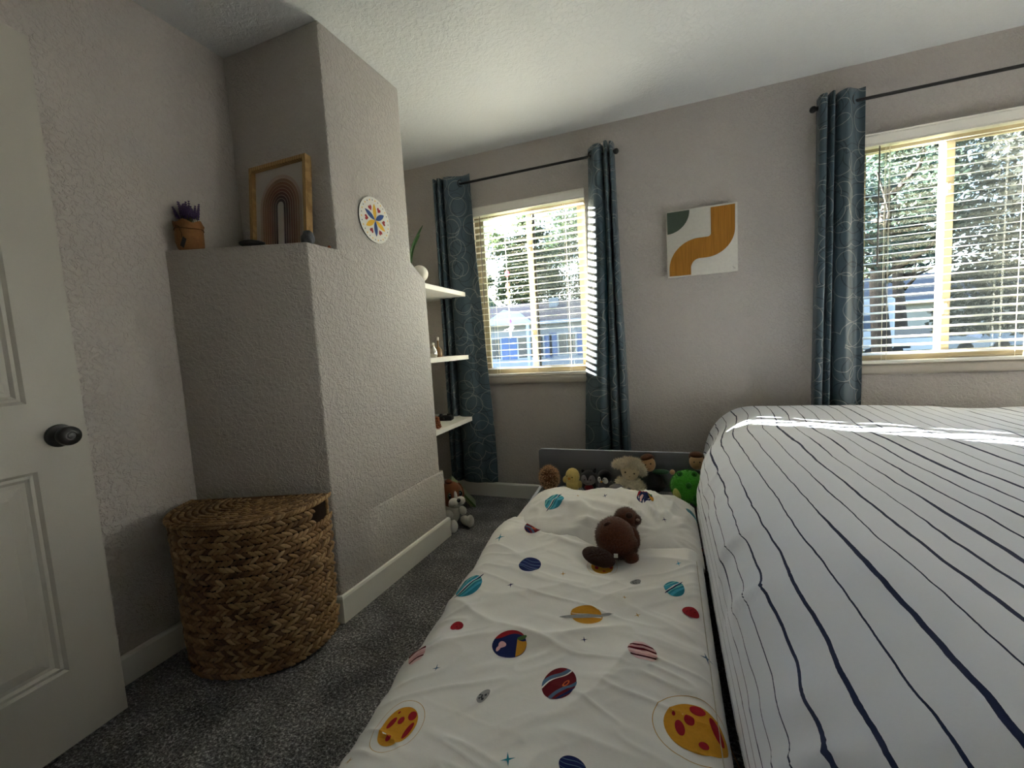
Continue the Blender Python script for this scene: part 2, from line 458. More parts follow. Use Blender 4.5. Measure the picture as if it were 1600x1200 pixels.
# ------------------------------------------------------------------ windows
def window(name, W, label):
    x0, x1, z0, z1 = W; xm = (x0 + x1) / 2
    r = sroot(name, label, 'window', ((x0 + x1) / 2, YB, z0))
    ya, yb = YB + .036, YO - .002
    f = MB(); t = .030
    f.box(x0, x0 + t, ya, yb, z0, z1).box(x1 - t, x1, ya, yb, z0, z1).box(x0 + t, x1 - t, ya, yb, z0, z0 + t).box(x0 + t, x1 - t, ya, yb, z1 - t, z1)
    mk('window_frame', f, M_VINYL, r)
    # sliding sash (room side) and fixed sash
    for (a, b, ys, nm) in ((x0 + t, xm + .022, ya + .006, 'sliding_sash'), (xm - .022, x1 - t, ya + .030, 'fixed_sash')):
        s = MB(); q = .034; yy = ys + .018; za, zb = z0 + t, z1 - t
        s.box(a, a + q, ys, yy, za, zb).box(b - q, b, ys, yy, za, zb).box(a + q, b - q, ys, yy, za, za + q).box(a + q, b - q, ys, yy, zb - q, zb)
        so = mk(nm, s, M_VINYL, r)
        g = MB().box(a + q - .003, b - q + .003, ys + .007, ys + .011, za + q - .003, zb - q + .003)
        mk('pane', g, M_GLASS, so)
    lk = MB()
    for zz in (z0 + .28, z1 - .30):
        lk.rbox(xm - .012, xm + .012, ya - .008, ya + .006, zz - .03, zz + .03, .003)
        lk.rbox(xm - .005, xm + .005, ya - .02, ya - .006, zz - .006, zz + .022, .002)
    mk('latch', lk, M_VINYL, r)
    sc = MB(); a, b, za, zb = xm + .022, x1 - t, z0 + t, z1 - t
    sf = MB(); q = .012; ys = yb - .012
    sf.box(a, a + q, ys, yb - .002, za, zb).box(b - q, b, ys, yb - .002, za, zb).box(a + q, b - q, ys, yb - .002, za, za + q).box(a + q, b - q, ys, yb - .002, zb - q, zb)
    so = mk('screen_frame', sf, plain('screen_frame', (60, 52, 44), .5, .4, .0), r)
    mk('insect_screen', sc.add([(a + q, yb - .007, za + q), (b - q, yb - .007, za + q), (b - q, yb - .007, zb - q), (a + q, yb - .007, zb - q)], [(0, 1, 2, 3)]), M_SCREEN, so)
    sl = MB().rbox(x0 - .022, x1 + .022, YB - .038, YB + .035, z0 - .052, z0 - .001, .018, 4)
    mk('window_sill', sl, plain('sill_paint', (178, 170, 158), .5, .35, .02), r, smooth=True, angle=50)
    return r
window('window_1', W1, 'almond sliding window beside the shelves')
window('window_2', W2, 'almond sliding window above the big bed')

# ------------------------------------------------------------------ door
DA = .0297
dr = sroot('door_1', 'open off white panelled door with a dark round knob', 'door', (-1.6504 - .81 * math.sin(DA) * 0, .7314, .012))
dr.matrix_basis = Matrix.LocRotScale(Vector((-1.6504, .7314, .012)), Euler((0, 0, DA)), None)
dr.location = (-1.6504, .7314, .012); dr.rotation_euler = (0, 0, DA)
# local frame: face x=0 towards the room, slab to -x; y from -.81 (hinge) to 0 (free edge)
DW, DH, DT = .81, 2.027, .035
cols = [(-.81 + .115, -.4575), (-.3525, -.118)]
rows_ = [(.222, .815), (1.005, 1.62), (1.725, 1.915)]
def door_face(mb, xface, sgn):
    ys = sorted({-DW, 0, *[c for p in cols for c in p]}); zs = sorted({0, DH, *[c for p in rows_ for c in p]})
    for i in range(len(ys) - 1):
        for j in range(len(zs) - 1):
            a, b, c, d = ys[i], ys[i + 1], zs[j], zs[j + 1]
            if (a, b) in cols and (c, d) in rows_:
                rings = [(0, 0), (.008, -.006), (.016, -.005), (.024, -.010), (.034, -.010), (.062, -.002)]
                prev = None
                for ins, dep in rings:
                    k = len(mb.v); x = xface + sgn * dep
                    mb.v += [(x, a + ins, c + ins), (x, b - ins, c + ins), (x, b - ins, d - ins), (x, a + ins, d - ins)]
                    if prev is not None:
                        for q in range(4):
                            mb.f.append((prev + q, prev + (q + 1) % 4, k + (q + 1) % 4, k + q)); mb.mi.append(0)
                    prev = k
                mb.f.append((prev, prev + 1, prev + 2, prev + 3)); mb.mi.append(0)
            else:
                k = len(mb.v); mb.v += [(xface, a, c), (xface, b, c), (xface, b, d), (xface, a, d)]; mb.f.append((k, k + 1, k + 2, k + 3)); mb.mi.append(0)
mb = MB(); door_face(mb, 0, 1); door_face(mb, -DT, -1)
mb.add([(0, 0, 0), (-DT, 0, 0), (-DT, 0, DH), (0, 0, DH)], [(0, 1, 2, 3)])
mb.add([(0, -DW, 0), (-DT, -DW, 0), (-DT, -DW, DH), (0, -DW, DH)], [(0, 1, 2, 3)])
mb.add([(0, 0, DH), (-DT, 0, DH), (-DT, -DW, DH), (0, -DW, DH)], [(0, 1, 2, 3)])
mb.add([(0, 0, 0), (-DT, 0, 0), (-DT, -DW, 0), (0, -DW, 0)], [(0, 1, 2, 3)])
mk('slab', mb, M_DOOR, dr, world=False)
def knob(sgn, x):
    k = MB(); R = Matrix.Translation((x, -.062, .905)) @ Matrix.Rotation(sgn * PI / 2, 4, 'Y')
    k.lathe([(.001, 0), (.033, 0), (.033, .004), (.030, .007), (.016, .009), (.0115, .013), (.0115, .026), (.018, .030), (.026, .036), (.0285, .044), (.0265, .052), (.020, .057), (.012, .058), (.011, .0565), (.0075, .0565), (.007, .0585), (.001, .059)], 28, mat=R)
    return k
mk('knob', knob(1, 0), M_BRONZE, dr, smooth=True, world=False, angle=35)
mk('knob', knob(-1, -DT), M_BRONZE, dr, smooth=True, world=False, angle=35)
mk('latch_plate', MB().box(-.028, -.007, 0, .0012, .875, .935), M_BRONZE, dr, world=False)
for z in (.2, 1.0, 1.8):
    mk('hinge', MB().lathe([(.001, 0), (.006, 0), (.006, .09), (.001, .09)], 10, mat=Matrix.Translation((-.040, -.812, z))), M_BRONZE, dr, smooth=True, world=False, angle=40)

# ================================================================== BLINDS
def blind(W, tilt, label, wand_x, n=25):
    x0, x1, z0, z1 = W; a, b = x0 + .006, x1 - .006; yc = YB - .004
    r = thing('window_blind', label, 'blind', ((x0 + x1) / 2, yc, z0), group='white horizontal blinds')
    hr = MB().box(a, b, yc - .024, yc + .026, z1 - .047, z1 - .003)
    mk('headrail', hr, M_BLIND, r)
    v = MB()
    prof = [(-.046, 0), (-.040, .002), (-.040, .008), (-.044, .010), (-.044, .048), (-.040, .052), (-.040, .058), (-.046, .060), (-.034, .060), (-.034, 0)]
    zb = z1 - .055
    for x in (a - .012, b + .012):
        v.v += [(x, yc + p, zb + q) for p, q in prof]
    k = len(prof)
    for i in range(k):
        j = (i + 1) % k; v.f.append((i, j, k + j, k + i)); v.mi.append(0)
    v.f += [tuple(range(k - 1, -1, -1)), tuple(range(k, 2 * k))]; v.mi += [0, 0]
    mk('valance', v, M_BLIND, r)
    # one slat mesh shared by all slats (slightly crowned, 50 mm)
    s = MB(); prof = [(-.025, 0), (-.012, .0022), (0, .003), (.012, .0022), (.025, 0), (.012, -.0004), (0, .0004), (-.012, -.0004)]
    k = len(prof)
    for x in (-(b - a) / 2, (b - a) / 2): s.v += [(x, p, q) for p, q in prof]
    for i in range(k):
        j = (i + 1) % k; s.f.append((i, k + i, k + j, j)); s.mi.append(0)
    s.f += [tuple(range(k)), tuple(range(2 * k - 1, k - 1, -1))]; s.mi += [0, 0]
    zt = z1 - .075; zl = z0 + .058; pitch = (zt - zl) / (n - 1)
    rnd = random.Random(3)
    first = None
    for i in range(n):
        if first is None:
            o = mk('slat', s, M_SLAT, r, world=False, smooth=False); first = o
        else: o = dupe(first, r)
        o.location = (0, rnd.uniform(-.0012, .0012), zl - z0 + i * pitch)
        o.rotation_euler = (tilt + rnd.uniform(-.012, .012), rnd.uniform(-.0012, .0012), 0)
    mk('bottom_rail', MB().rbox(a, b, yc - .025, yc + .025, z0 + .006, z0 + .022, .004), M_BLIND, r)
    M_CORD = plain('blind_cord', (228, 220, 200), .7, .2, 0)
    wd = x1 - x0
    for fx in (.17, .83):
        xx = x0 + wd * fx
        for yy in (-.0265, .0265):
            mk('ladder_cord', MB().tube([(xx, yc + yy, z0 + .02), (xx, yc + yy, z1 - .05)], .0011, 5), M_CORD, r)
    cx = wand_x + .03
    for dx in (0, .010):
        mk('pull_cord', MB().tube([(cx + dx, yc - .034, z0 + .30 - dx * 2), (cx + dx, yc - .034, z1 - .05)], .0009, 5), M_CORD, r)
    wnd = MB().tube([(wand_x, yc - .036, z1 - .06), (wand_x - .003, yc - .040, z1 - .66)], .0034, 8)
    wnd.tube([(wand_x, yc - .030, z1 - .045), (wand_x, yc - .036, z1 - .062)], .002, 6)
    mk('tilt_wand', wnd, plain('wand', (120, 112, 108), .3, .5, 0), r, smooth=True)
    return r
blind(W1, 0.02, 'white slatted blind in the window beside the shelves', -1.175)
blind(W2, math.radians(13), 'white slatted blind in the window above the big bed', 1.055)

# ================================================================== CURTAIN RODS AND CURTAINS
ROD_Y, ROD_Z, ROD_R = YB - .067, 2.236, .008
def rod(x0, x1, label, f0=True, f1=True):
    r = thing('curtain_rod', label, 'curtain rod', ((x0 + x1) / 2, ROD_Y, ROD_Z))
    mk('pole', MB().tube([(x0, ROD_Y, ROD_Z), (x1, ROD_Y, ROD_Z)], ROD_R, 12), M_BLACK, r, smooth=True, angle=40)
    for x, ok, s in ((x0, f0, -1), (x1, f1, 1)):
        if ok:
            b = MB().ball((x + s * .012, ROD_Y, ROD_Z), .0165, seg=16, rings=10).tube([(x - s * .01, ROD_Y, ROD_Z), (x + s * .006, ROD_Y, ROD_Z)], .0105, 12)
            mk('finial', b, M_BLACK, r, smooth=True)
    for x in (x0 + .03, x1 - .03):
        b = MB().tube([(x, YB - .001, ROD_Z - .02), (x, ROD_Y, ROD_Z - .018), (x, ROD_Y, ROD_Z - .009)], .005, 8).rbox(x - .01, x + .01, YB - .005, YB - .0005, ROD_Z - .05, ROD_Z + .01, .002)
        mk('bracket', b, M_BLACK, r, smooth=True, angle=40)
    return r
rod(-1.47, -.255, 'thin black curtain rod over the window beside the shelves', f0=False)
rod(.772, 1.97, 'thin black curtain rod over the window above the big bed')

def spline(pts, n):
    P = np.array(pts, float); m = len(P); out = []
    for i in range(m - 1):
        p0, p1, p2, p3 = P[max(i - 1, 0)], P[i], P[i + 1], P[min(i + 2, m - 1)]
        for t in np.linspace(0, 1, n, endpoint=False):
            out.append(.5 * ((2 * p1) + (-p0 + p2) * t + (2 * p0 - 5 * p1 + 4 * p2 - p3) * t * t + (-p0 + 3 * p1 - 3 * p2 + p3) * t ** 3))
    out.append(P[-1]); return np.array(out)
M_GROM = plain('grommet_gunmetal', (52, 54, 57), .35, .5, 0, metal=.7)
def curtain(top, bot, zb, zt, label, seed, groms):
    A = spline(top, 10); B = spline(bot, 10); nz = 90
    cu = np.concatenate([[0], np.cumsum(np.linalg.norm(np.diff(A, axis=0), axis=1))])
    zs = np.linspace(zt, zb, nz); P = np.zeros((nz, len(A), 3)); UV = np.zeros((nz, len(A), 2))
    for i, z in enumerate(zs):
        t = (zt - z) / (zt - zb); k = sstep(0, 1, t) * .65 + t * .35
        c = A * (1 - k) + B * k
        wob = (fbm(cu * 9 + seed, np.full(len(A), z * 2.2), seed) - .5) * .016 * min(1, 2.5 * t)
        crk = (ridge(cu * 26, np.full(len(A), z * 17), seed + 5) - .3) * .0035 * sstep(.55, .85, t)
        P[i, :, 0] = c[:, 0] + wob * .5; P[i, :, 1] = np.clip(c[:, 1] + wob * .4 + crk, YB - .125, YB - .006)
        P[i, :, 2] = z + (.003 * np.sin(cu * 23 + seed) if i < 3 else 0) - (0.006 * np.sin(cu * 15) if i > nz - 3 else 0)
        UV[i, :, 0] = cu * 1.15 + seed * .37; UV[i, :, 1] = z
    mb = MB().grid(P)
    r = thing('curtain', label, 'curtain', (float(A[:, 0].mean()), ROD_Y, zb), group='teal curtains')
    o = mk('panel', mb, M_CURTAIN, r, smooth=True, uv=UV.reshape(-1, 2))
    md = o.modifiers.new('thickness', 'SOLIDIFY'); md.thickness = .0016; md.offset = 0
    for gx, gy, ang in groms:
        g = MB(); Rm = Matrix.Translation((gx, gy, ROD_Z + .003)) @ Matrix.Rotation(ang, 4, 'Z') @ Matrix.Rotation(PI / 2, 4, 'X')
        pts = [(math.cos(q) * .0225, math.sin(q) * .0225, 0) for q in np.linspace(0, 2 * PI, 28, endpoint=False)]
        g.tube([Rm @ Vector(p) for p in pts], .0042, 8, closed=True)
        mk('grommet', g, M_GROM, o, smooth=True)
    return r
Y0 = ROD_Y
curtain([(-1.498, Y0 + .03), (-1.49, Y0 - .03), (-1.474, Y0 - .033), (-1.468, Y0 + .03), (-1.458, Y0 - .03), (-1.436, Y0 - .034), (-1.426, Y0 + .025), (-1.412, Y0 - .025), (-1.38, Y0 - .036), (-1.33, Y0 - .022), (-1.285, Y0 + .002), (-1.245, Y0 + .006), (-1.218, Y0 - .004)],
        [(-1.515, Y0 + .03), (-1.505, Y0 - .03), (-1.48, Y0 - .033), (-1.475, Y0 + .03), (-1.462, Y0 - .03), (-1.43, Y0 - .034), (-1.415, Y0 + .03), (-1.40, Y0 - .025), (-1.355, Y0 - .05), (-1.29, Y0 - .045), (-1.24, Y0 - .02), (-1.19, Y0 - .012), (-1.148, Y0 + .01)],
        .135, 2.288, 'dark teal circle patterned curtain next to the shelves', 1, [(-1.289, Y0 + .001, .62)])
curtain([(-.416, Y0 + .034), (-.398, Y0 + .004), (-.374, Y0 - .028), (-.350, Y0 - .036), (-.330, Y0 - .020), (-.322, Y0 + .03), (-.312, Y0 - .03), (-.296, Y0 - .034), (-.288, Y0 + .03), (-.278, Y0 - .03), (-.262, Y0 - .02), (-.256, Y0 + .03)],
        [(-.515, Y0 + .035), (-.485, Y0 + .012), (-.43, Y0 - .028), (-.385, Y0 - .045), (-.345, Y0 - .02), (-.335, Y0 + .03), (-.325, Y0 - .03), (-.285, Y0 - .038), (-.270, Y0 + .03), (-.255, Y0 - .03), (-.222, Y0 - .03), (-.208, Y0 + .03)],
        .135, 2.292, 'dark teal circle patterned curtain hanging behind the small bed', 2, [(-.397, Y0, 1.2)])
curtain([(.786, Y0 + .035), (.785, Y0 - .03), (.812, Y0 - .036), (.822, Y0 + .03), (.832, Y0 - .03), (.846, Y0 - .032), (.856, Y0 + .03), (.868, Y0 - .02), (.898, Y0 - .040), (.930, Y0 - .014), (.957, Y0 + .004), (.982, Y0 - .004)],
        [(.765, Y0 + .035), (.766, Y0 - .03), (.795, Y0 - .036), (.806, Y0 + .03), (.815, Y0 - .03), (.832, Y0 - .032), (.842, Y0 + .03), (.856, Y0 - .025), (.893, Y0 - .044), (.93, Y0 - .030), (.957, Y0 - .012), (.98, Y0 - .020)],
        .135, 2.290, 'dark teal circle patterned curtain hanging behind the big bed', 3, [(.937, Y0 - .004, .85)])

# ================================================================== PICTURES ON THE WALLS
def cdt(polys, step, inside_pts=True):
    """Triangulate closed polygons (list of point lists, union) with interior grid points."""
    out = []
    for poly in polys:
        P = [Vector((float(a), float(b))) for a, b in poly]; n = len(P)
        xs = [p.x for p in P]; ys = [p.y for p in P]; extra = []
        if inside_pts:
            gx = np.arange(min(xs) + step / 2, max(xs), step); gy = np.arange(min(ys) + step / 2, max(ys), step)
            extra = [Vector((float(x), float(y))) for x in gx for y in gy]
        r = delaunay_2d_cdt(P + extra, [], [list(range(n))], 1, 1e-7)
        out.append((r[0], r[2]))
    return out
def ell(cx, cy, rx, ry=None, rot=0, n=36, wob=0, seed=0):
    ry = rx if ry is None else ry; c, s = math.cos(rot), math.sin(rot); rnd = random.Random(seed)
    ph = [rnd.uniform(0, 6.28) for _ in range(3)]
    out = []
    for i in range(n):
        a = 2 * PI * i / n; k = 1 + wob * (math.sin(2 * a + ph[0]) + .6 * math.sin(3 * a + ph[1]))
        x, y = rx * k * math.cos(a), ry * k * math.sin(a); out.append((cx + x * c - y * s, cy + x * s + y * c))
    return out
def flat_prints(mb, polys, to3d, mi, lift, step=.05, thick=True):
    for v, f in cdt(polys, step, False):
        mb.add([to3d(p.x, p.y, lift) for p in v], [tuple(q) for q in f], mi)

# canvas with ochre S-band
cx0, cx1, cz0, cz1 = .0322, .4114, 1.4561, 1.8424
cv = thing('canvas_painting', 'square white canvas with an ochre S shaped band and green quarter circle', 'painting', ((cx0 + cx1) / 2, YB - .016, cz0))
cm = plain('canvas_white', (206, 203, 194), .8, .2, .03, 60, bump=(700, .0004))
mk('canvas', MB().rbox(cx0, cx1, YB - .032, YB - .0005, cz0, cz1, .003, 2), cm, cv, smooth=True, angle=40)
S = cx1 - cx0; SZ = cz1 - cz0
to3 = lambda a, b, l: (cx0 + a * S, YB - .032 - l, cz0 + b * SZ)
def arcp(cx, cy, rx, ry, a0, a1, n=20): return [(cx + rx * math.cos(math.radians(a0 + (a1 - a0) * i / n)), cy + ry * math.sin(math.radians(a0 + (a1 - a0) * i / n))) for i in range(n + 1)]
band = [(.03, .02), (.345, .015)] + [(.345, .12)] + arcp(.47, .12, .125, .13, 180, 90, 10)[1:] + [(.56, .25)] + arcp(.56, .64, .405, .39, 270, 360, 22)[1:] + [(.968, .975), (.635, .975), (.635, .60)] + arcp(.585, .60, .05, .045, 0, -90, 8)[1:] + [(.47, .555)] + arcp(.47, .12, .44, .435, 90, 180, 22)[1:]
def painted_mat():
    k = NT('ochre_paint'); k.rough(.7, .25); c = lin((164, 112, 40))
    mp = k.n('ShaderNodeMapping'); mp.inputs['Scale'].default_value = (1, 1, .04); k.l(k.coord(), mp.inputs[0])
    f = k.noise(160, 2, .5, mp.outputs[0])
    k.col(k.ramp(f, [(.35, tuple(x * .84 for x in c)), (.65, tuple(x * 1.1 for x in c))])); k.bump(f, .001, .4); return k.m
p = MB(); flat_prints(p, [band], to3, 0, .0012); mk('ochre_band', p, painted_mat(), cv)
p = MB(); flat_prints(p, [[(.012, .985), (.012, .66)] + arcp(.012, .985, .325, .325, -90, 0, 18)], to3, 0, .0012)
mk('green_quarter', p, plain('sage_paint', (72, 84, 72), .75, .2, .05, 80), cv)
sg = MB()
for pts in ([(.93, .085), (.938, .05), (.95, .045)], [(.945, .07), (.952, .04), (.962, .055), (.97, .04)], [(.935, .10), (.938, .105)]):
    sg.tube([to3(a, b, .0008) for a, b in pts], .0006, 4)
mk('signature', sg, plain('pencil', (120, 118, 112), .8, .1, 0), cv)

# round folk-art disc on the chimney side
dyc, dzc, DR = 1.682, 1.720, .104
ca = math.atan(.0489); dn = Vector((math.cos(ca), -math.sin(ca), 0)); dt = Vector((math.sin(ca), math.cos(ca), 0))
d0 = Vector((XC(dyc), dyc, dzc)) + dn * .0005
ds = thing('hex_sign', 'round white folk art disc with blue and yellow petals and red hearts', 'wall plaque', tuple(d0))
d3 = lambda a, b, l: tuple(d0 + dt * (a * DR) + Vector((0, 0, b * DR)) + dn * (.007 + l))
mb = MB(); ring = ell(0, 0, 1, n=56)
k = len(ring)
mb.v += [tuple(d0 + dt * (a * DR * .985) + Vector((0, 0, b * DR * .985))) for a, b in ring] + [d3(a, b, -.0012) for a, b in ring] + [d3(a * .988, b * .988, 0) for a, b in ring]
for q in (0, 1):
    for i in range(k): mb.f.append((q * k + i, q * k + (i + 1) % k, (q + 1) * k + (i + 1) % k, (q + 1) * k + i)); mb.mi.append(1 if q == 0 else 0)
mb.f.append(tuple(range(2 * k, 3 * k))); mb.mi.append(0)
mk('disc', mb, [plain('disc_white', (226, 224, 216), .35, .4, .01), plain('disc_edge', (40, 30, 26), .7, .2, 0)], ds)
M_BLUE = plain('enamel_blue', (24, 62, 122), .4, .4, .02); M_YEL = plain('enamel_yellow', (226, 178, 44), .4, .4, .02); M_RED = plain('enamel_red', (150, 24, 34), .4, .4, .02)
def petal(L, wd, ang, r0=.02):
    c, s = math.cos(ang), math.sin(ang); up = []
    for i in range(13):
        t = i / 12; up.append((r0 + t * (L - r0), wd * math.sin(PI * t) ** .8))
    pts = up + [(a, -b) for a, b in up[-2:0:-1]]
    return [(a * c - b * s, a * s + b * c) for a, b in pts]
for i in range(6):
    a = math.radians(90 + 60 * i); p = MB(); flat_prints(p, [petal(.72, .115, a)], d3, 0, .0008)
    mk('petal', p, M_YEL if i % 2 == 0 else M_BLUE, ds)
    a2 = a + math.radians(30); c, s = math.cos(a2), math.sin(a2); hp = []
    for j in range(28):
        t = 2 * PI * j / 28
        hx = 16 * math.sin(t) ** 3 / 17; hy = (13 * math.cos(t) - 5 * math.cos(2 * t) - 2 * math.cos(3 * t) - math.cos(4 * t)) / 17
        rr = .56 + hy * .145; tt = hx * .125; hp.append((rr * c - tt * s, rr * s + tt * c))
    p = MB(); flat_prints(p, [hp], d3, 0, .0008); mk('heart', p, M_RED, ds)
for i in range(30):
    a = 2 * PI * i / 30; rr = .865; q = .052 if i % 2 else .042
    p = MB(); flat_prints(p, [[(rr * math.cos(a) + q * math.cos(a + t), rr * math.sin(a) + q * math.sin(a + t)) for t in (0, 2.1, 4.2)]], d3, 0, .0008)
    mk('rim_triangle', p, plain('enamel_navy', (26, 34, 66), .4, .4, 0) if i % 2 == 0 else M_YEL, ds)
p = MB(); p.ball(d3(0, 0, .001), .0035, seg=10, rings=6); mk('pin', p, plain('pin_steel', (190, 190, 188), .3, .5, 0, metal=.9), ds, smooth=True)

# ================================================================== LEDGE OBJECTS
ZLDG = 1.5445
fr = thing('framed_print', 'oak framed print of concentric rust coloured arches leaning on the ledge', 'picture frame', (-1.525, 1.385, ZLDG), (math.radians(-5.5), 0, 0))
FW, FH = .322, .395
oak = NT('oak'); oak.rough(.5, .35); _m = oak.n('ShaderNodeMapping'); _m.inputs['Scale'].default_value = (6, 6, 6); oak.l(oak.coord(), _m.inputs[0])
_wv = oak.n('ShaderNodeTexWave'); _wv.inputs['Scale'].default_value = 4; _wv.inputs['Distortion'].default_value = 6; oak.l(_m.outputs[0], _wv.inputs['Vector'])
oak.col(oak.ramp(_wv.outputs['Fac'], [(.2, lin((158, 124, 78))), (.8, lin((186, 152, 102)))])); M_OAK = oak.m
for (a, b, c, d) in ((-FW / 2, -FW / 2 + .018, 0, FH), (FW / 2 - .018, FW / 2, 0, FH), (-FW / 2 + .018, FW / 2 - .018, 0, .018), (-FW / 2 + .018, FW / 2 - .018, FH - .018, FH)):
    mk('frame_bar', MB().rbox(a, b, -.012, .022, c, d, .0015, 1), M_OAK, fr, world=False)
a, b = -FW / 2 + .018, FW / 2 - .018; zb, zt = .018, FH - .018
mk('backing', MB().box(a, b, .008, .016, zb, zt), plain('print_paper', (208, 196, 190), .8, .2, .01), fr, world=False)
arch_cols = [(190, 164, 152), (158, 118, 98), (140, 94, 72), (124, 78, 58), (118, 66, 52), (96, 52, 44), (74, 38, 38), (58, 28, 34)]
R0 = .118; ctr = .345 - .135
for i, cc in enumerate(arch_cols):
    ro = R0 * (1 - i * .108); ri = ro - R0 * .098
    o_ = [(ro * math.cos(t), ctr + ro * 1.12 * math.sin(t)) for t in np.linspace(0, PI, 28)]; i_ = [(ri * math.cos(t), ctr + ri * 1.12 * math.sin(t)) for t in np.linspace(PI, 0, 28)]
    poly = [(ro, zb + .004)] + o_ + [(-ro, zb + .004), (-ri, zb + .004)] + i_ + [(ri, zb + .004)]
    p = MB(); flat_prints(p, [poly], lambda x, z, l: (x, .0075 - l, z), 0, 0)
    mk('arch_band', p, plain('arch_%d' % i, cc, .8, .2, .03, 200), fr, world=False)
    p = MB().tube([(x, .0072, z) for x, z in [(ro + .0008, zb + .004)] + [(q[0] * 1.006, q[1]) for q in o_] + [(-ro - .0008, zb + .004)]], .0005, 4)
    mk('arch_line', p, plain('arch_line', (206, 180, 150), .8, .2, 0), fr, world=False)
gm = MB().add([(a, .002, zb), (b, .002, zb), (b, .002, zt), (a, .002, zt)], [(0, 1, 2, 3)])
mk('glazing', gm, M_GLASS, fr, world=False)

# lavender in a brown paper pot
lv = thing('lavender_pot', 'dried purple lavender in a crumpled brown paper pot', 'potted plant', (-1.745, 1.168, ZLDG))
rnd = random.Random(11); mb = MB(); seg = 28; prof = [(.034, 0), (.043, .008), (.047, .03), (.047, .06), (.045, .078), (.047, .092), (.050, .104), (.048, .108), (.043, .100), (.041, .085)]
P = np.zeros((len(prof), seg, 3))
for i, (r, z) in enumerate(prof):
    for j in range(seg):
        t = 2 * PI * j / seg; k = 1 + (vn(j * .9, z * 60, 3) - .5) * .13 + (.06 * math.sin(7 * t) if z > .07 else 0)
        P[i, j] = (r * k * math.cos(t), r * k * math.sin(t), z + (.006 * math.sin(5 * t) if z > .095 else 0))
mb.grid(P, closed_u=True); mb.f.append(tuple(range(seg - 1, -1, -1))); mb.mi.append(0)
mk('paper_wrap', mb, plain('kraft_paper', (130, 92, 58), .8, .2, .12, 60, bump=(120, .002)), lv, smooth=True, world=False, angle=50)
mk('soil', MB().lathe([(.001, .084), (.042, .084), (.042, .086), (.001, .088)], 16), plain('dry_moss', (70, 62, 44), .9, .1, .2, 90), lv, world=False)
tie = MB().tube([(.0475 * math.cos(t), .0475 * math.sin(t), .080 + .002 * math.sin(3 * t)) for t in np.linspace(0, 2 * PI, 24, endpoint=False)], .0016, 6, closed=True)
tie.tube([(.02, -.045, .08), (.026, -.052, .07), (.032, -.05, .055), (.03, -.05, .04)], .0014, 5).tube([(.02, -.045, .08), (.01, -.054, .088), (.004, -.05, .082)], .0014, 5)
mk('string', tie, plain('jute', (84, 58, 34), .9, .1, .1), lv, smooth=True, world=False)
tg = MB().rbox(-.011, .011, -.001, .001, -.026, .012, .0008, 1, mat=Matrix.Translation((.036, -.048, .028)) @ Matrix.Rotation(.6, 4, 'Y'))
mk('tag', tg, plain('tag_dark', (34, 30, 28), .6, .3, 0), lv, world=False)
M_LAVS = plain('lavender_stem', (92, 92, 70), .9, .1, .1); M_LAVF = plain('lavender_bud', (88, 72, 112), .9, .1, .25, 200)
for i in range(34):
    a = rnd.uniform(0, 2 * PI); q = rnd.uniform(.0, .028); bx, by = q * math.cos(a), q * math.sin(a)
    tx = bx * 1.6 + rnd.uniform(-.02, .012); ty = by * 1.3 + rnd.uniform(-.012, .012); tz = rnd.uniform(.150, .190)
    if i == 0: tx, ty, tz = -.047, -.02, .172
    if i == 1: tx, ty, tz = -.030, -.01, .192
    pts = [Vector((bx, by, .086)), Vector(((bx + tx) / 2, (by + ty) / 2, .12)), Vector((tx, ty, tz))]
    st = mk('stem', MB().tube(pts, .0011, 5), M_LAVS, lv, world=False)
    fl = MB(); d = (pts[2] - pts[1])
    for k in range(7):
        c = pts[1] + d * (.25 + k * .125); w_ = .0052 * (1 - .07 * k)
        for z in range(4):
            t = z * PI / 2 + k * .8; fl.ball(c + Vector((math.cos(t) * w_ * .7, math.sin(t) * w_ * .7, 0)), (w_ * .62, w_ * .62, w_ * .85), seg=6, rings=4)
    mk('flower_spike', fl, M_LAVF, st, smooth=True, world=False)

def rock(name, label, loc, r, mat, seed, rot=0, squash=.6, flat=.0):
    mb = MB(); seg, rg = 18, 12; P = np.zeros((rg + 1, seg, 3))
    for i in range(rg + 1):
        t = PI * i / rg
        for j in range(seg):
            a = 2 * PI * j / seg; d = np.array([math.sin(t) * math.cos(a), math.sin(t) * math.sin(a), math.cos(t)])
            k = 1 + (fbm(d[0] * 1.6 + 5, d[1] * 1.6 + d[2] * 1.3 + 5, seed, 3) - .5) * .55
            P[i, j] = d * k * np.array(r)
    zmin = -r[2] * .62; P[:, :, 2] = np.maximum(P[:, :, 2], zmin) - zmin
    mb.grid(P, closed_u=True)
    o = mk(name, mb, mat, smooth=True, world=False); o.location = loc; o.rotation_euler = (0, 0, rot)
    return tag(o, label, 'stone')
rock('dark_stone', 'flat dark stone lying beside the framed print', (-1.490, 1.228, ZLDG), (.048, .030, .013), plain('dark_stone', (38, 38, 36), .7, .3, .2, 60, bump=(90, .002)), 4, .35)
rock('grey_stone', 'rough grey peaked stone at the ledge corner', (-1.306, 1.322, ZLDG), (.026, .022, .034), plain('grey_stone', (92, 92, 94), .8, .2, .25, 70, bump=(120, .003)), 9)
rock('orange_pebble', 'tiny orange pebble at the ledge end', (-1.278, 1.405, ZLDG), (.006, .006, .005), plain('orange_stone', (168, 92, 52), .6, .3, .15, 90), 2)

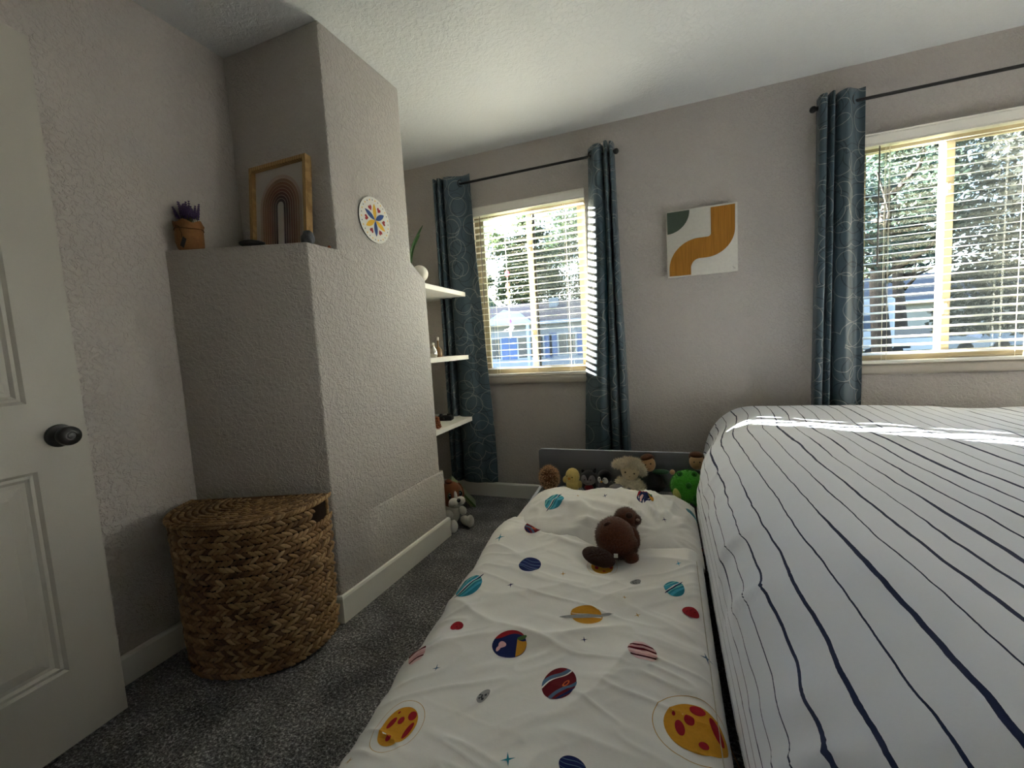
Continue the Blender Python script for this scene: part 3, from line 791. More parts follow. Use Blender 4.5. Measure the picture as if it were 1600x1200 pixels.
# ================================================================== WICKER HAMPER
HA, HB, HZ = .268, .272, .575
hm = thing('laundry_hamper', 'D shaped woven water hyacinth laundry hamper with a lid', 'hamper', (-1.512, 1.164, 0), (0, 0, .3376))
M_STR = [plain('strand_%d' % i, c, .7, .25, .18, 130, bump=(260, .0012)) for i, c in enumerate(((150, 119, 82), (130, 100, 67), (166, 136, 98), (106, 80, 54)))]
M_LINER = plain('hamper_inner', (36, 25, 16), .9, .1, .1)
def dcurve(a, b, n=400, p=2.5):
    t = np.linspace(PI, 0, n); c, s = np.cos(t), np.sin(t)
    return np.stack([a * np.sign(c) * np.abs(c) ** (2 / p), -b * np.abs(s) ** (2 / p)], 1)
def resample(P, step, off=0.):
    d = np.concatenate([[0], np.cumsum(np.linalg.norm(np.diff(P, axis=0), axis=1))]); L = d[-1]
    s = np.arange(off, L, step); x = np.interp(s, d, P[:, 0]); y = np.interp(s, d, P[:, 1])
    e = .004; tx = np.interp(s + e, d, P[:, 0]) - np.interp(s - e, d, P[:, 0]); ty = np.interp(s + e, d, P[:, 1]) - np.interp(s - e, d, P[:, 1])
    k = np.hypot(tx, ty) + 1e-9; return s, x, y, tx / k, ty / k, L
_pet = MB().ball((0, 0, 0), 1, seg=8, rings=6)
PETV, PETF = np.array(_pet.v), _pet.f
def petal_geo(mb, c, tx, ty, tz, n, L, wv, wt, mi):
    t = np.array((tx, ty, tz)); t /= np.linalg.norm(t); n = np.array(n); b = np.cross(n, t); b /= np.linalg.norm(b); n = np.cross(t, b)
    # z axis of the ball runs along the strand: pointed ends
    z = PETV[:, 2:3]; taper = (1 - .25 * np.abs(z) ** 3)
    V = np.array(c) + t * z * L / 2 + b * PETV[:, 1:2] * wv / 2 * taper + n * PETV[:, 0:1] * wt / 2 * taper
    o = len(mb.v); mb.v += [tuple(q) for q in V]; mb.f += [tuple(i + o for i in f) for f in PETF]; mb.mi += [mi] * len(PETF)
rnd = random.Random(21)
NR = 25; rh = (HZ - .035) / NR
for k in range(NR):
    zc = .008 + rh * (k + .5); sc = .955 + .045 * (k / NR) ** .7
    P = dcurve(HA * sc, HB * sc); sg = 1 if k % 2 else -1
    s, x, y, tx, ty, L = resample(P, .0195, rnd.uniform(0, .018))
    mb = MB()
    for i in range(len(s)):
        if k >= NR - 3 and s[i] > L - .115: continue
        n = (ty[i], -tx[i], 0)
        jit = rnd.uniform(-.12, .12); lift = rnd.uniform(-.0015, .0025)
        tz = sg * (.62 + jit)
        petal_geo(mb, (x[i] + n[0] * lift, y[i] + n[1] * lift, zc + rnd.uniform(-.0015, .0015)), tx[i], ty[i], tz, n, rnd.uniform(.035, .043), rnd.uniform(.0140, .0172), .0125, rnd.choice((0, 0, 1, 1, 2, 3)))
    mk('woven_row', mb, M_STR, hm, smooth=True, world=False)
# bare corner post beside the hand hole
mb = MB(); P = dcurve(HA * .995, HB * .995)
for k in range(7): petal_geo(mb, (P[-1][0] - .004, P[-1][1] - .012 + .004 * (k % 2), HZ - .105 + k * .0125), 0, .25, 1, (1, 0, 0), .03, .012, .011, k % 3)
mk('corner_post', mb, M_STR, hm, smooth=True, world=False)
# inner wall: dark fibre, colour deepened for the shade in gaps and hand hole
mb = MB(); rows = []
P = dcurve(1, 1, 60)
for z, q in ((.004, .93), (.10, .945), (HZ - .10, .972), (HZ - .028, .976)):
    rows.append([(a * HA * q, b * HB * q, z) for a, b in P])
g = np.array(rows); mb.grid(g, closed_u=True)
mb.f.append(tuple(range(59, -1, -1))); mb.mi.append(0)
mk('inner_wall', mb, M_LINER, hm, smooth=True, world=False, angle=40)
# lid
lid = MB().prism([(a * (HA + .004), b * (HB + .004)) for a, b in dcurve(1, 1, 60)], HZ - .026, HZ - .010)
lo = mk('lid', lid, plain('lid_core', (88, 62, 38), .9, .1, .2), hm, world=False)
for k in range(13):
    q = 1.0 - k * .075; yo = -.012 * k * .9
    P = dcurve((HA - .004) * q, (HB - .006) * q, 240); P[:, 1] += -.012 - k * .001
    s, x, y, tx, ty, L = resample(P, .0145, rnd.uniform(0, .012)); mb = MB(); sg = 1 if k % 2 else -1
    for i in range(len(s)):
        petal_geo(mb, (x[i], y[i], HZ - .009 + rnd.uniform(-.001, .0015)), tx[i] + sg * .45 * ty[i], ty[i] - sg * .45 * tx[i], 0, (0, 0, 1), rnd.uniform(.025, .031), rnd.uniform(.011, .014), .008, rnd.choice((0, 1, 1, 3, 3)))
    mk('lid_weave', mb, M_STR, lo, smooth=True, world=False)
P = dcurve(HA + .008, HB + .008, 300); s, x, y, tx, ty, L = resample(P, .0125); mb = MB()
for i in range(len(s)):
    n = (ty[i], -tx[i], .5)
    petal_geo(mb, (x[i], y[i], HZ - .014), tx[i] * .8, ty[i] * .8, .55, n, .028, .0115, .010, rnd.choice((0, 2, 2, 1)))
mk('lid_rim', mb, M_STR, lo, smooth=True, world=False)

# ================================================================== SHELVES AND WHAT STANDS ON THEM
M_SHELF = plain('shelf_white', (226, 224, 217), .45, .4, .01)
SHX = -1.30
for zt, nm in ((1.497, 'uppermost white wall shelf between chimney and curtain'), (1.058, 'middle white wall shelf holding two small bottles'), (.618, 'lowest white wall shelf with a black gadget')):
    s = thing('wall_shelf', nm, 'shelf', (-1.55, 2.43, zt - .03), group='white alcove shelves')
    mk('board', MB().rbox(XL + .001, SHX, 2.072, YB - .002, zt - .03, zt, .002, 1), M_SHELF, s)
    mk('cleat', MB().box(XL + .001, SHX - .02, YB - .020, YB - .002, zt - .085, zt - .0305), M_WALL, s)
    mk('cleat', MB().box(XL + .001, XL + .019, 2.10, YB - .022, zt - .085, zt - .0305), M_WALL, s)
g = thing('globe_ornament', 'white ceramic globe on a small wooden foot on the uppermost shelf', 'ornament', (-1.388, 2.262, 1.497))
mk('globe', MB().ball((0, 0, .076), .050, seg=28, rings=18), plain('ceramic_white', (226, 222, 212), .45, .4, .01), g, smooth=True, world=False)
mk('foot', MB().lathe([(.001, 0), (.030, 0), (.031, .006), (.022, .018), (.018, .030), (.001, .030)], 20), plain('foot_wood', (186, 150, 108), .5, .3, .1, 60), g, smooth=True, world=False, angle=40)
pl = thing('snake_plant', 'upright green blade leaved plant on the uppermost shelf', 'potted plant', (-1.56, 2.36, 1.497))
mk('pot', MB().lathe([(.001, 0), (.045, 0), (.055, .09), (.056, .10), (.050, .10), (.048, .088), (.001, .088)], 24), plain('pot_grey', (120, 116, 110), .6, .3, .05), pl, smooth=True, world=False, angle=40)
M_LEAF = plain('blade_leaf', (52, 92, 44), .45, .4, .25, 30)
for tx_, ty_, tz_, wd in ((.145, .02, .395, .011), (.115, .03, .345, .010), (.06, -.03, .35, .014), (-.05, .02, .33, .014), (0, .04, .38, .014)):
    b0 = Vector((tx_ * .15, ty_ * .2, .085)); tip = Vector((tx_, ty_, tz_)); mb = MB(); P = np.zeros((10, 5, 3))
    for i in range(10):
        t = i / 9; c = b0.lerp(tip, t) + Vector((0, 0, .02 * math.sin(PI * t))); c.x -= .02 * math.sin(PI * t); q = wd * (math.sin(PI * (.12 + .88 * t)) ** .7) * (1 if t < 1 else 0)
        for j in range(5): P[i, j] = c + Vector((q * (j - 2) / 2 * .7, q * (j - 2) / 2 * .7, 0)) + Vector((.004, -.004, 0)) * ((j - 2) ** 2 / 4)
    mb.grid(P); o = mk('leaf', mb, M_LEAF, pl, smooth=True, world=False); md = o.modifiers.new('t', 'SOLIDIFY'); md.thickness = .0015
bt = thing('chrome_bottle', 'small rounded chrome bottle with a clear stopper on the middle shelf', 'bottle', (-1.372, 2.325, 1.058))
mk('body', MB().lathe([(.001, 0), (.018, 0), (.026, .012), (.0275, .028), (.023, .050), (.013, .064), (.010, .072), (.012, .075), (.001, .075)], 24), plain('chrome', (200, 196, 190), .12, .5, 0, metal=1), bt, smooth=True, world=False, angle=50)
mk('stopper', MB().ball((0, 0, .085), .0115, seg=14, rings=10), plain('clear_stopper', (180, 178, 172), .1, .5, 0), bt, smooth=True, world=False)
bt = thing('amber_bottle', 'slim amber bottle with a long neck and white cap on the middle shelf', 'bottle', (-1.405, 2.448, 1.058))
mk('body', MB().lathe([(.001, 0), (.023, 0), (.025, .006), (.025, .045), (.018, .056), (.0055, .066), (.0045, .108), (.001, .108)], 20), plain('amber', (128, 96, 62), .2, .5, .05), bt, smooth=True, world=False, angle=40)
mk('cap', MB().lathe([(.001, .108), (.0075, .108), (.0075, .130), (.001, .130)], 14), plain('cap_white', (220, 216, 208), .5, .4, 0), bt, smooth=True, world=False, angle=40)
pc = thing('pine_cone', 'rust brown ridged cone on the lowest shelf', 'ornament', (-1.352, 2.262, .618))
for i in range(5):
    r = .034 * (1 - .13 * i); mb = MB()
    for k in range(9):
        a = 2 * PI * k / 9 + i * .35; mb.ball((r * .62 * math.cos(a), r * .62 * math.sin(a), .010 + i * .0135), (.013, .011, .008), (0, .5, a), 8, 6)
    mk('scale_ring', mb, plain('cone_rust', (126, 72, 44), .8, .2, .2, 90), pc, smooth=True, world=False)
cg = thing('black_gadget', 'small black gadget with round knobs on the lowest shelf', 'gadget', (-1.432, 2.52, .618), (0, 0, .2))
mk('body', MB().rbox(-.055, .055, -.032, .032, .0, .034, .010, 3), plain('black_plastic', (22, 23, 26), .5, .4, .02), cg, smooth=True, world=False, angle=50)
for x in (-.028, .026): mk('knob', MB().lathe([(.001, .033), (.012, .033), (.011, .045), (.001, .046)], 14, mat=Matrix.Translation((x, 0, 0))), plain('black_plastic', (22, 23, 26)), cg, smooth=True, world=False, angle=40)
mk('button', MB().lathe([(.001, 0), (.007, 0), (.006, .003), (.001, .003)], 12, mat=Matrix.Translation((0, -.032, .018)) @ Matrix.Rotation(PI / 2, 4, 'X')), plain('grey_plastic', (70, 72, 76), .4, .4, 0), cg, world=False)
rs = MB().prism([(-.012, -.004), (.010, -.006), (.013, .004), (-.008, .006)], 0, .0025)
o = mk('red_chip', rs, plain('red_chip', (160, 52, 40), .6, .3, 0), world=False); o.location = (-1.325, 2.235, .618); tag(o, 'tiny red chip at the edge of the lowest shelf', 'chip')

# ================================================================== SMALL BED
M_GREYP = plain('grey_panel', (104, 106, 112), .42, .4, .03, 8)
M_PEDGE = plain('panel_edge', (188, 194, 204), .35, .5, .02)
kb = thing('small_bed', 'low grey childs bed with a rounded headboard', 'bed', (-.315, 1.42, 0))
def round_panel(x0, x1, z0, z1, r, y0, y1):
    poly = [(x0, z0), (x1, z0)] + [(x1 - r + r * math.cos(t), z1 - r + r * math.sin(t)) for t in np.linspace(0, PI / 2, 8)] + [(x0 + r + r * math.cos(t), z1 - r + r * math.sin(t)) for t in np.linspace(PI / 2, PI, 8)]
    mb = MB(); n = len(poly)
    mb.v += [(x, y0, z) for x, z in poly] + [(x, y1, z) for x, z in poly]
    mb.f += [tuple(range(n)), tuple(range(2 * n - 1, n - 1, -1))]; mb.mi += [0, 0]
    for i in range(n): mb.f.append((i, n + i, n + (i + 1) % n, (i + 1) % n)); mb.mi.append(1)
    return mb
KX0, KX1 = -.742, .108
mk('headboard', round_panel(KX0, .150, .05, .462, .022, 2.425, 2.443), [M_GREYP, M_PEDGE], kb)
mk('footboard', round_panel(KX0 + .105, KX1, .05, .24, .02, .40, .418), [M_GREYP, M_PEDGE], kb)
KF = KX0 + .105                  # the frame narrows a little towards the foot
mk('side_rail', MB().prism([(KX0, 2.424), (KF, .419), (KF + .018, .419), (KX0 + .018, 2.424)], .11, .232), M_PEDGE, kb)
mk('side_rail', MB().rbox(KX1 - .018, KX1, .42, 2.424, .11, .232, .002, 1), M_PEDGE, kb)
mk('slat_base', MB().box(KX0 + .125, KX1 - .019, .42, 2.424, .085, .100), plain('bed_slats', (170, 150, 120), .7, .2, .1), kb)
for x in (KX0 + .13, KX1 - .02):
    for y in (.44, 2.40): mk('leg', MB().rbox(x - .018, x + .018, y - .018, y + .018, .0, .084, .003, 1), M_GREYP, kb)
def ticking():
    k = NT('ticking'); sp = k.n('ShaderNodeSeparateXYZ'); k.l(k.coord(), sp.inputs[0])
    q = k.math('ADD', sp.outputs[0], k.math('MULTIPLY', sp.outputs[2], .7))
    f = k.math('GREATER_THAN', k.math('FRACT', k.math('MULTIPLY', q, 95)), .55)
    k.col(k.mix(f, lin((112, 114, 112)), lin((150, 151, 147)))); k.rough(.85, .15); return k.m
mt = mk('mattress', MB().rbox(KX0 + .125, KX1 - .020, .43, 2.415, .101, .250, .03, 3), ticking(), smooth=True, angle=60)
tag(mt, 'thin mattress in a grey striped sheet on the small bed', 'mattress')

#<SURF
def kid_edge(x):
    return np.interp(x, [-.76, -.66, -.52, -.41, -.31, -.22, -.14, -.05, .03, .10], [1.70, 1.735, 1.70, 1.665, 1.61, 1.572, 1.575, 1.59, 1.60, 1.61])
def duvet_top(x, y):
    x = np.asarray(x, float); y = np.asarray(y, float)
    z = .288 + .038 * sstep(1.0, 1.65, y) + .012 * np.sin((x + .3) * 5.2) * sstep(.4, 1.2, y)
    z = z + .020 * np.exp(-(((x + .62) / .16) ** 2 + ((y - 1.60) / .16) ** 2))
    z = z - .026 * np.exp(-(((x + .20) / .13) ** 2 + ((y - 1.46) / .12) ** 2))
    a = .62; u = x * math.cos(a) + y * math.sin(a); v = -x * math.sin(a) + y * math.cos(a)
    a = -.25; u2 = x * math.cos(a) + y * math.sin(a); v2 = -x * math.sin(a) + y * math.cos(a)
    m1 = sstep(.35, .65, fbm(x * 2.3 + 7, y * 2.3, 17)); m2 = 1 - m1
    z = z + .021 * (ridge(u * 1.1 + 3, v * 4.2, 11, 3) - .3) * (1 - .5 * sstep(1.0, 1.4, y))
    z = z + .011 * (ridge(u2 * 1.6, v2 * 6, 31, 4) - .2) * (.3 + .7 * m1)
    z = z + .0055 * ridge(u * 3.5 + 3, v * 15, 51, 5) * m1 + 0.0050 * ridge(u2 * 4, v2 * 17, 71, 5) * m2
    z = z + .004 * (fbm(x * 6, y * 6, 91, 2) - .5)
    return z
def kid_skew(y):
    return np.interp(y, [.4, .5, .65, .9, 1.15, 1.4, 1.65], [.078, .070, .056, .030, .024, .012, 0])
def duvet_z(x, y):
    x = np.asarray(x, float); z = duvet_top(x, y)
    l = np.clip((-.63 + kid_skew(y) - x) / .118, 0, .999); r = np.clip((x - .055) / .058, 0, .999)
    z = z - .125 * (1 - np.sqrt(1 - l * l)) - .075 * (1 - np.sqrt(1 - r * r))
    d = kid_edge(x) - np.asarray(y, float)
    return z - .055 * (1 - sstep(0, .045, d)) * 1.0
PCX, PCY, PHX, PHY = -.275, 1.845, .395, .285
def pillow_z(x, y):
    X = np.clip(np.abs((np.asarray(x, float) - PCX) / PHX), 0, 1); Y = np.clip(np.abs((np.asarray(y, float) - PCY) / PHY), 0, 1)
    h = np.sqrt(1 - X ** 3.2) * np.sqrt(1 - Y ** 2.8)
    x = np.asarray(x, float); y = np.asarray(y, float)
    z = .268 + .128 * h
    cx, cy = -.02, 1.64
    ang = np.arctan2(y - cy, x - cx); rad = np.hypot(x - cx, y - cy)
    z = z + .024 * (ridge(ang * 3.2 + 9, rad * 2.2, 5, 3) - .3) * sstep(.02, .12, rad) * (1 - .5 * sstep(.3, .5, rad)) * h
    z = z + .016 * (ridge(x * 4, y * 6, 15, 3) - .3) * h + .007 * (ridge(x * 16, y * 13, 25, 3) - .2) * h
    z = z - .032 * np.exp(-(((x + .37) / .09) ** 2 + ((y - 2.06) / .10) ** 2)) - .018 * np.exp(-(((x + .10) / .08) ** 2 + ((y - 2.08) / .08) ** 2))
    z = z - .035 * np.exp(-(((x + .20) / .14) ** 2 + ((y - 1.60) / .10) ** 2))
    return np.maximum(z, .262)
#SURF>
# duvet mesh
us = np.concatenate([np.linspace(-.7479, -.70, 14, endpoint=False), np.linspace(-.70, .085, 190, endpoint=False), np.linspace(.085, .1129, 8)])
vv = np.concatenate([np.linspace(0, .06, 16, endpoint=False), np.linspace(.06, 1.30, 300)])
X, V = np.meshgrid(us, vv); Yd = kid_edge(X) - V
X = X + kid_skew(Yd) * np.clip((.085 - X) / .8329, 0, 1); Z = duvet_z(X, Yd)
nL, nR = 10, 8
Zl = np.linspace(0, 1, nL + 1)[1:]
sideL = np.zeros((len(vv), nL, 3)); sideR = np.zeros((len(vv), nR, 3))
for k in range(nL):
    t = (k + 1) / nL; w_ = (fbm(Yd[:, 0] * 9, np.full(len(vv), t * 1.5), 77) - .5) * .02 * t
    sideL[:, nL - 1 - k] = np.stack([X[:, 0] - .002 - w_ - .004 * t, Yd[:, 0], Z[:, 0] * (1 - t) + .07 * t], 1)
for k in range(nR):
    t = (k + 1) / nR; sideR[:, k] = np.stack([X[:, -1] + .0015 * math.sin(t * 3), Yd[:, -1], Z[:, -1] * (1 - t) + .175 * t], 1)
top = np.stack([X, Yd, Z], 2); P = np.concatenate([sideL, top, sideR], 1)
UV = np.stack([P[:, :, 0], P[:, :, 1] + P[:, :, 2] * .3], 2)
dv = thing('planet_duvet', 'cream duvet printed with planets and stars on the small bed', 'duvet', (-.315, 1.0, .07))
mk('cover', MB().grid(P), M_COTTON, dv, smooth=True, uv=UV.reshape(-1, 2))
sm = np.array([(.088, y, float(duvet_z(.088, y)) + .0012) for y in np.linspace(.45, 1.50, 90)])
mk('edge_seam', MB().tube([tuple(q) for q in sm], .0012, 5), plain('seam_thread', (196, 188, 172), .9, .1, 0), dv, smooth=True)
# pillow mesh: top and bottom shells
xs_ = PCX + PHX * np.sin(np.linspace(-PI / 2, PI / 2, 110)); ys_ = PCY + PHY * np.sin(np.linspace(-PI / 2, PI / 2, 90))
X, Yp = np.meshgrid(xs_, ys_); Zt = pillow_z(X, Yp)
e = np.minimum(np.minimum(np.arange(110), 109 - np.arange(110))[None, :], np.minimum(np.arange(90), 89 - np.arange(90))[:, None])
Zb = np.where(e == 0, Zt, .2535)
pw = thing('planet_pillow', 'plump cream pillow printed with planets on the small bed', 'pillow', (PCX, PCY, .253))
mb = MB().grid(np.stack([X, Yp, Zt], 2)); mb.grid(np.stack([X, Yp, Zb], 2)[::-1])
UV = np.concatenate([np.stack([X, Yp], 2).reshape(-1, 2), np.stack([X, Yp], 2)[::-1].reshape(-1, 2)])
mk('case', mb, M_COTTON, pw, smooth=True, uv=UV)

# ---- printed motifs: thin prints following the cloth
INK = {n: print_mat(n, c) for n, c in dict(ochre=(196, 140, 44), red=(152, 34, 44), maroon=(104, 24, 34), navy=(30, 38, 88), teal=(44, 128, 150), sky=(70, 160, 190), pink=(222, 176, 176), white=(232, 230, 224), slate=(84, 108, 136), grey=(150, 150, 150), dark=(62, 64, 68), gold=(186, 140, 60), blush=(232, 200, 200), green=(74, 108, 60), orange=(206, 96, 48), mint=(120, 190, 190)).items()}
INKS = list(INK); INKM = [INK[k] for k in INKS]
def bandpoly(f1, f2, n=36):
    up, dn_ = [], []
    for x in np.linspace(-.999, .999, n):
        r = math.sqrt(1 - x * x); t = min(f2(x), r); b = max(f1(x), -r)
        if t - b > .012: up.append((x, t)); dn_.append((x, b))
    return up + dn_[::-1] if len(up) > 2 else None
def wv(c, a=.06, fr=3, ph=0): return lambda x: c + a * math.sin(fr * x + ph)
def motif(kind, seed=0):
    """Unit-radius artwork: list of (ink, polygon, layer)."""
    L = []; rr = random.Random(seed); C = lambda ink, lay=0, w=.015: L.append((ink, ell(0, 0, 1, wob=w, seed=seed, n=48), lay))
    def B(ink, a, b, lay=1, amp=.06, ph=0):
        p = bandpoly(wv(a, amp, 3, ph), wv(b, amp, 3, ph + .2)); p and L.append((ink, p, lay))
    if kind == 'pizza':
        C('ochre')
        for x, y, a, b, r in ((.05, .74, .27, .22, 0), (-.2, .22, .17, .19, .4), (.66, .28, .16, .42, .45), (-.48, -.18, .16, .30, .25), (.28, -.58, .16, .14, 0), (-.72, .3, .06, .08, 0)):
            L.append(('red', ell(x, y, a, b, r, n=24), 1))
        o_ = ell(0, 0, 1.38, 1.36, n=64, wob=.012, seed=seed); i_ = ell(0, 0, 1.355, 1.335, n=64, wob=.012, seed=seed)
        for i in range(64): j = (i + 1) % 64; L.append(('gold', [o_[i], o_[j], i_[j], i_[i]], 0))
    elif kind == 'stripes':
        for ink, a, b in (('blush', .72, .95), ('maroon', .52, .70), ('pink', .30, .50), ('maroon', .05, .28), ('blush', -.18, .02), ('pink', -.42, -.18), ('maroon', -.58, -.44), ('blush', -.9, -.62)): B(ink, a, b, 0, .05, seed)
    elif kind == 'teal':
        C('teal')
        for ink, a, b in (('mint', .55, .72), ('sky', .15, .38), ('mint', -.2, -.05), ('sky', -.6, -.38)): B(ink, a, b, 1, .04, seed)
        L.append(('navy', ell(0, .02, 1.28, .10, .12, 40), 2)); L.append(('white', ell(0, .09, 1.15, .05, .12, 40), 3))
    elif kind == 'marble':
        C('maroon')
        for ink, a, b, am in (('slate', .42, .66, .12), ('white', .34, .42, .12), ('slate', -.62, -.40, .1), ('navy', -.95, -.78, .05)): B(ink, a, b, 1, am, seed)
        L.append(('orange', ell(.3, -.25, .26, .14, .3, 20), 2)); L.append(('maroon', ell(.3, -.25, .16, .07, .3, 16), 3))
    elif kind == 'navy':
        C('navy')
        for a in (.5, .12, -.3, -.6): B('slate', a, a + .07, 1, .10, seed + a)
    elif kind == 'earth':
        C('navy'); B('red', .58, 1.0, 1, .16, 1.0)
        L.append(('pink', ell(-.42, -.02, .20, .26, .5, 20, .12, 3), 2)); L.append(('pink', ell(-.6, -.3, .12, .22, -.5, 16, .1, 5), 2))
        L.append(('ochre', bandpoly(lambda x: -1.0 if x > .38 else 9, lambda x: .28 + .1 * math.sin(6 * x)), 2))
        L.append(('green', ell(.70, .42, .26, .14, .3, 20, .1, 8), 3))
    elif kind == 'saturn':
        C('ochre'); B('white', -.25, -.12, 1); B('gold', .3, .45, 1); B('white', .08, .14, 1)
        L.append(('grey', ell(0, -.1, 1.75, .20, .22, 48), 2)); L.append(('ochre', bandpoly(wv(.12, .02), wv(.60, .02)), 3))
    elif kind == 'red':
        C('red', w=.04)
        for _ in range(6): L.append(('maroon', ell(rr.uniform(-.6, .6), rr.uniform(-.5, .5), .1, .08, 0, 12), 1))
    elif kind == 'rock':
        L.append(('grey', ell(0, 0, 1, .72, .5, 32, .05, seed), 0))
        for _ in range(9): L.append(('dark', ell(rr.uniform(-.6, .6), rr.uniform(-.5, .5), rr.uniform(.08, .18), rr.uniform(.08, .16), 0, 12), 1))
    elif kind.startswith('star'):
        ink = kind.split('_')[1]; p = []
        for i in range(8):
            a = PI / 4 * i + .25; r = 1 if i % 2 == 0 else .20
            p.append((r * math.cos(a), r * math.sin(a)))
        L.append((ink, p, 0))
    return [q for q in L if q[1]]
def decal(parent, zf, name, kind, cx, cy, r, rot=0, sy=1.0, seed=0):
    c, s = math.cos(rot), math.sin(rot); mb = MB()
    for ink, poly, lay in motif(kind, seed):
        pts = [(cx + r * (a * c - b * s), cy + sy * r * (a * s + b * c)) for a, b in poly]
        mi = INKS.index(ink)
        if max(p[0] for p in pts) - min(p[0] for p in pts) < 1e-4: continue
        for v, f in cdt([pts], .007):
            xx = np.array([q.x for q in v]); yy = np.array([q.y for q in v])
            zz = zf(xx, yy) + .0011 + .0005 * lay
            mb.add(list(zip(xx, yy, zz)), [tuple(q) for q in f], mi)
    return mk(name, mb, INKM, parent)
#<PRINTS
PR_D = [
    ('planet_print', 'marble', -0.532, 1.612, 0.0378, -0.5, 1.35, 2),
    ('planet_print', 'marble', 0.107, 1.8, 0.0395, 0.5, 1.35, 3),
    ('planet_print', 'navy', -0.473, 1.364, 0.0392, -0.15, 1.12, 4),
    ('planet_print', 'pizza', -0.225, 1.436, 0.0385, 0, 1.35, 5),
    ('planet_print', 'teal', -0.645, 1.215, 0.0428, 0.9, 1.35, 6),
    ('rock_print', 'rock', -0.104, 1.333, 0.0182, 0.3, 1.35, 7),
    ('planet_print', 'teal', 0.012, 1.316, 0.0303, 0.7, 1.35, 8),
    ('planet_print', 'saturn', -0.232, 1.149, 0.0464, 0.15, 0.78, 9),
    ('planet_print', 'red', -0.598, 1.032, 0.0206, 0.1, 0.94, 10),
    ('planet_print', 'red', 0.054, 1.224, 0.0221, 0, 0.98, 11),
    ('planet_print', 'earth', -0.415, 0.99, 0.0481, 0.2, 0.9, 12),
    ('planet_print', 'stripes', -0.069, 1.029, 0.0366, 0.1, 0.77, 13),
    ('planet_print', 'stripes', -0.651, 0.901, 0.0221, 0.5, 1.35, 14),
    ('planet_print', 'marble', -0.253, 0.895, 0.0414, 0.75, 1.26, 15),
    ('rock_print', 'rock', -0.418, 0.819, 0.0172, 0.8, 1.27, 16),
    ('planet_print', 'pizza', -0.566, 0.693, 0.0384, -0.5, 1.35, 17),
    ('planet_print', 'pizza', 0.042, 0.858, 0.06, -0.1, 1.0, 18),
    ('planet_print', 'navy', -0.181, 0.704, 0.0268, 0, 0.75, 19),
    ('star_print', 'star_teal', -0.648, 1.514, 0.0211, 0, 1.34, 0),
    ('star_print', 'star_navy', -0.504, 1.244, 0.0113, 0.1, 1.35, 0),
    ('star_print', 'star_slate', -0.573, 0.869, 0.0106, 0.1, 1.35, 0),
    ('star_print', 'star_gold', -0.62, 0.601, 0.009, 0.1, 1.35, 0),
    ('star_print', 'star_teal', -0.301, 0.675, 0.0149, 0.2, 1.14, 0),
    ('star_print', 'star_navy', -0.221, 1.051, 0.0103, 0.1, 1.07, 0),
    ('star_print', 'star_gold', -0.089, 1.173, 0.0106, 0.2, 0.92, 0),
    ('star_print', 'star_gold', -0.13, 1.233, 0.0077, 0, 0.91, 0),
    ('star_print', 'star_sky', 0.029, 1.456, 0.0102, 0.1, 1.35, 0),
    ('star_print', 'star_slate', 0.082, 1.07, 0.0166, 0, 1.03, 0),
    ('star_print', 'star_gold', -0.346, 1.343, 0.011, 0.1, 1.35, 0),
]
PR_P = [
    ('planet_print', 'teal', -0.478, 1.764, 0.043, 1.1, 1.35, 20),
    ('planet_print', 'red', -0.654, 2.343, 0.0305, 0.1, 1.13, 21),
    ('planet_print', 'earth', -0.093, 1.867, 0.0363, 0.3, 1.35, 22),
    ('planet_print', 'red', 0.066, 2.297, 0.0224, -0.4, 1.35, 23),
    ('planet_print', 'teal', 0.098, 1.928, 0.0227, 0, 1.35, 24),
    ('star_print', 'star_navy', -0.269, 1.875, 0.0119, 0.2, 1.25, 0),
    ('star_print', 'star_navy', -0.014, 1.707, 0.0105, 0.2, 1.33, 0),
    ('star_print', 'star_gold', -0.382, 1.82, 0.0087, 0.2, 1.35, 0),
]
#PRINTS>
for nm, kind, cx, cy, r, rot, sy, sd in PR_D: decal(dv, duvet_z, nm, kind, cx, cy, r, rot, sy, sd)
for nm, kind, cx, cy, r, rot, sy, sd in PR_P: decal(pw, pillow_z, nm, kind, cx, cy, r, rot, sy, sd)

# ================================================================== BIG BED
bb = thing('double_bed', 'wide upholstered bed base under the striped duvet', 'bed', (1.12, 1.60, 0))
M_BASE = plain('bed_base', (120, 118, 116), .8, .2, .05)
mk('base', MB().rbox(.235, 2.02, .62, 2.62, .10, .30, .01, 2), M_BASE, bb)
for x in (.30, 1.95):
    for y in (.70, 2.54): mk('leg', MB().lathe([(.001, 0), (.02, 0), (.026, .0995), (.001, .0995)], 14, mat=Matrix.Translation((x, y, 0))), plain('leg_wood', (70, 50, 36), .5, .3, .1), bb, world=True, smooth=True, angle=40)
mm = mk('mattress', MB().rbox(.245, 2.01, .63, 2.61, .301, .60, .05, 4), plain('mattress_white', (226, 224, 220), .85, .1, .02), smooth=True, angle=60)
tag(mm, 'thick white mattress under the striped duvet', 'mattress')
def rollx(u, x0, rx, rz):
    """profile: u is arc-like coordinate, x0 = where the top starts to fall, returns x offset and drop."""
    pass
nu, nv_ = 260, 250
def prof(edge, r, drop, n_arc=22, n_drop=22):
    """points from hem to flat top: (inward distance from edge, drop, arclength)."""
    a = [(r * (1 - math.cos(t)), r * (1 - math.sin(t))) for t in np.linspace(0, PI / 2, n_arc)]
    d = [(-.0 - .018 * math.sin(k * PI), r + drop * k) for k in np.linspace(1, 0, n_drop, endpoint=False)]
    return d + a
side = prof(0, .25, .20); foot = prof(0, .19, .27)
xin = [q[0] for q in side]; xdr = [q[1] for q in side]
inn = np.linspace(.25, 1.90 - .25, 150)[1:-1]
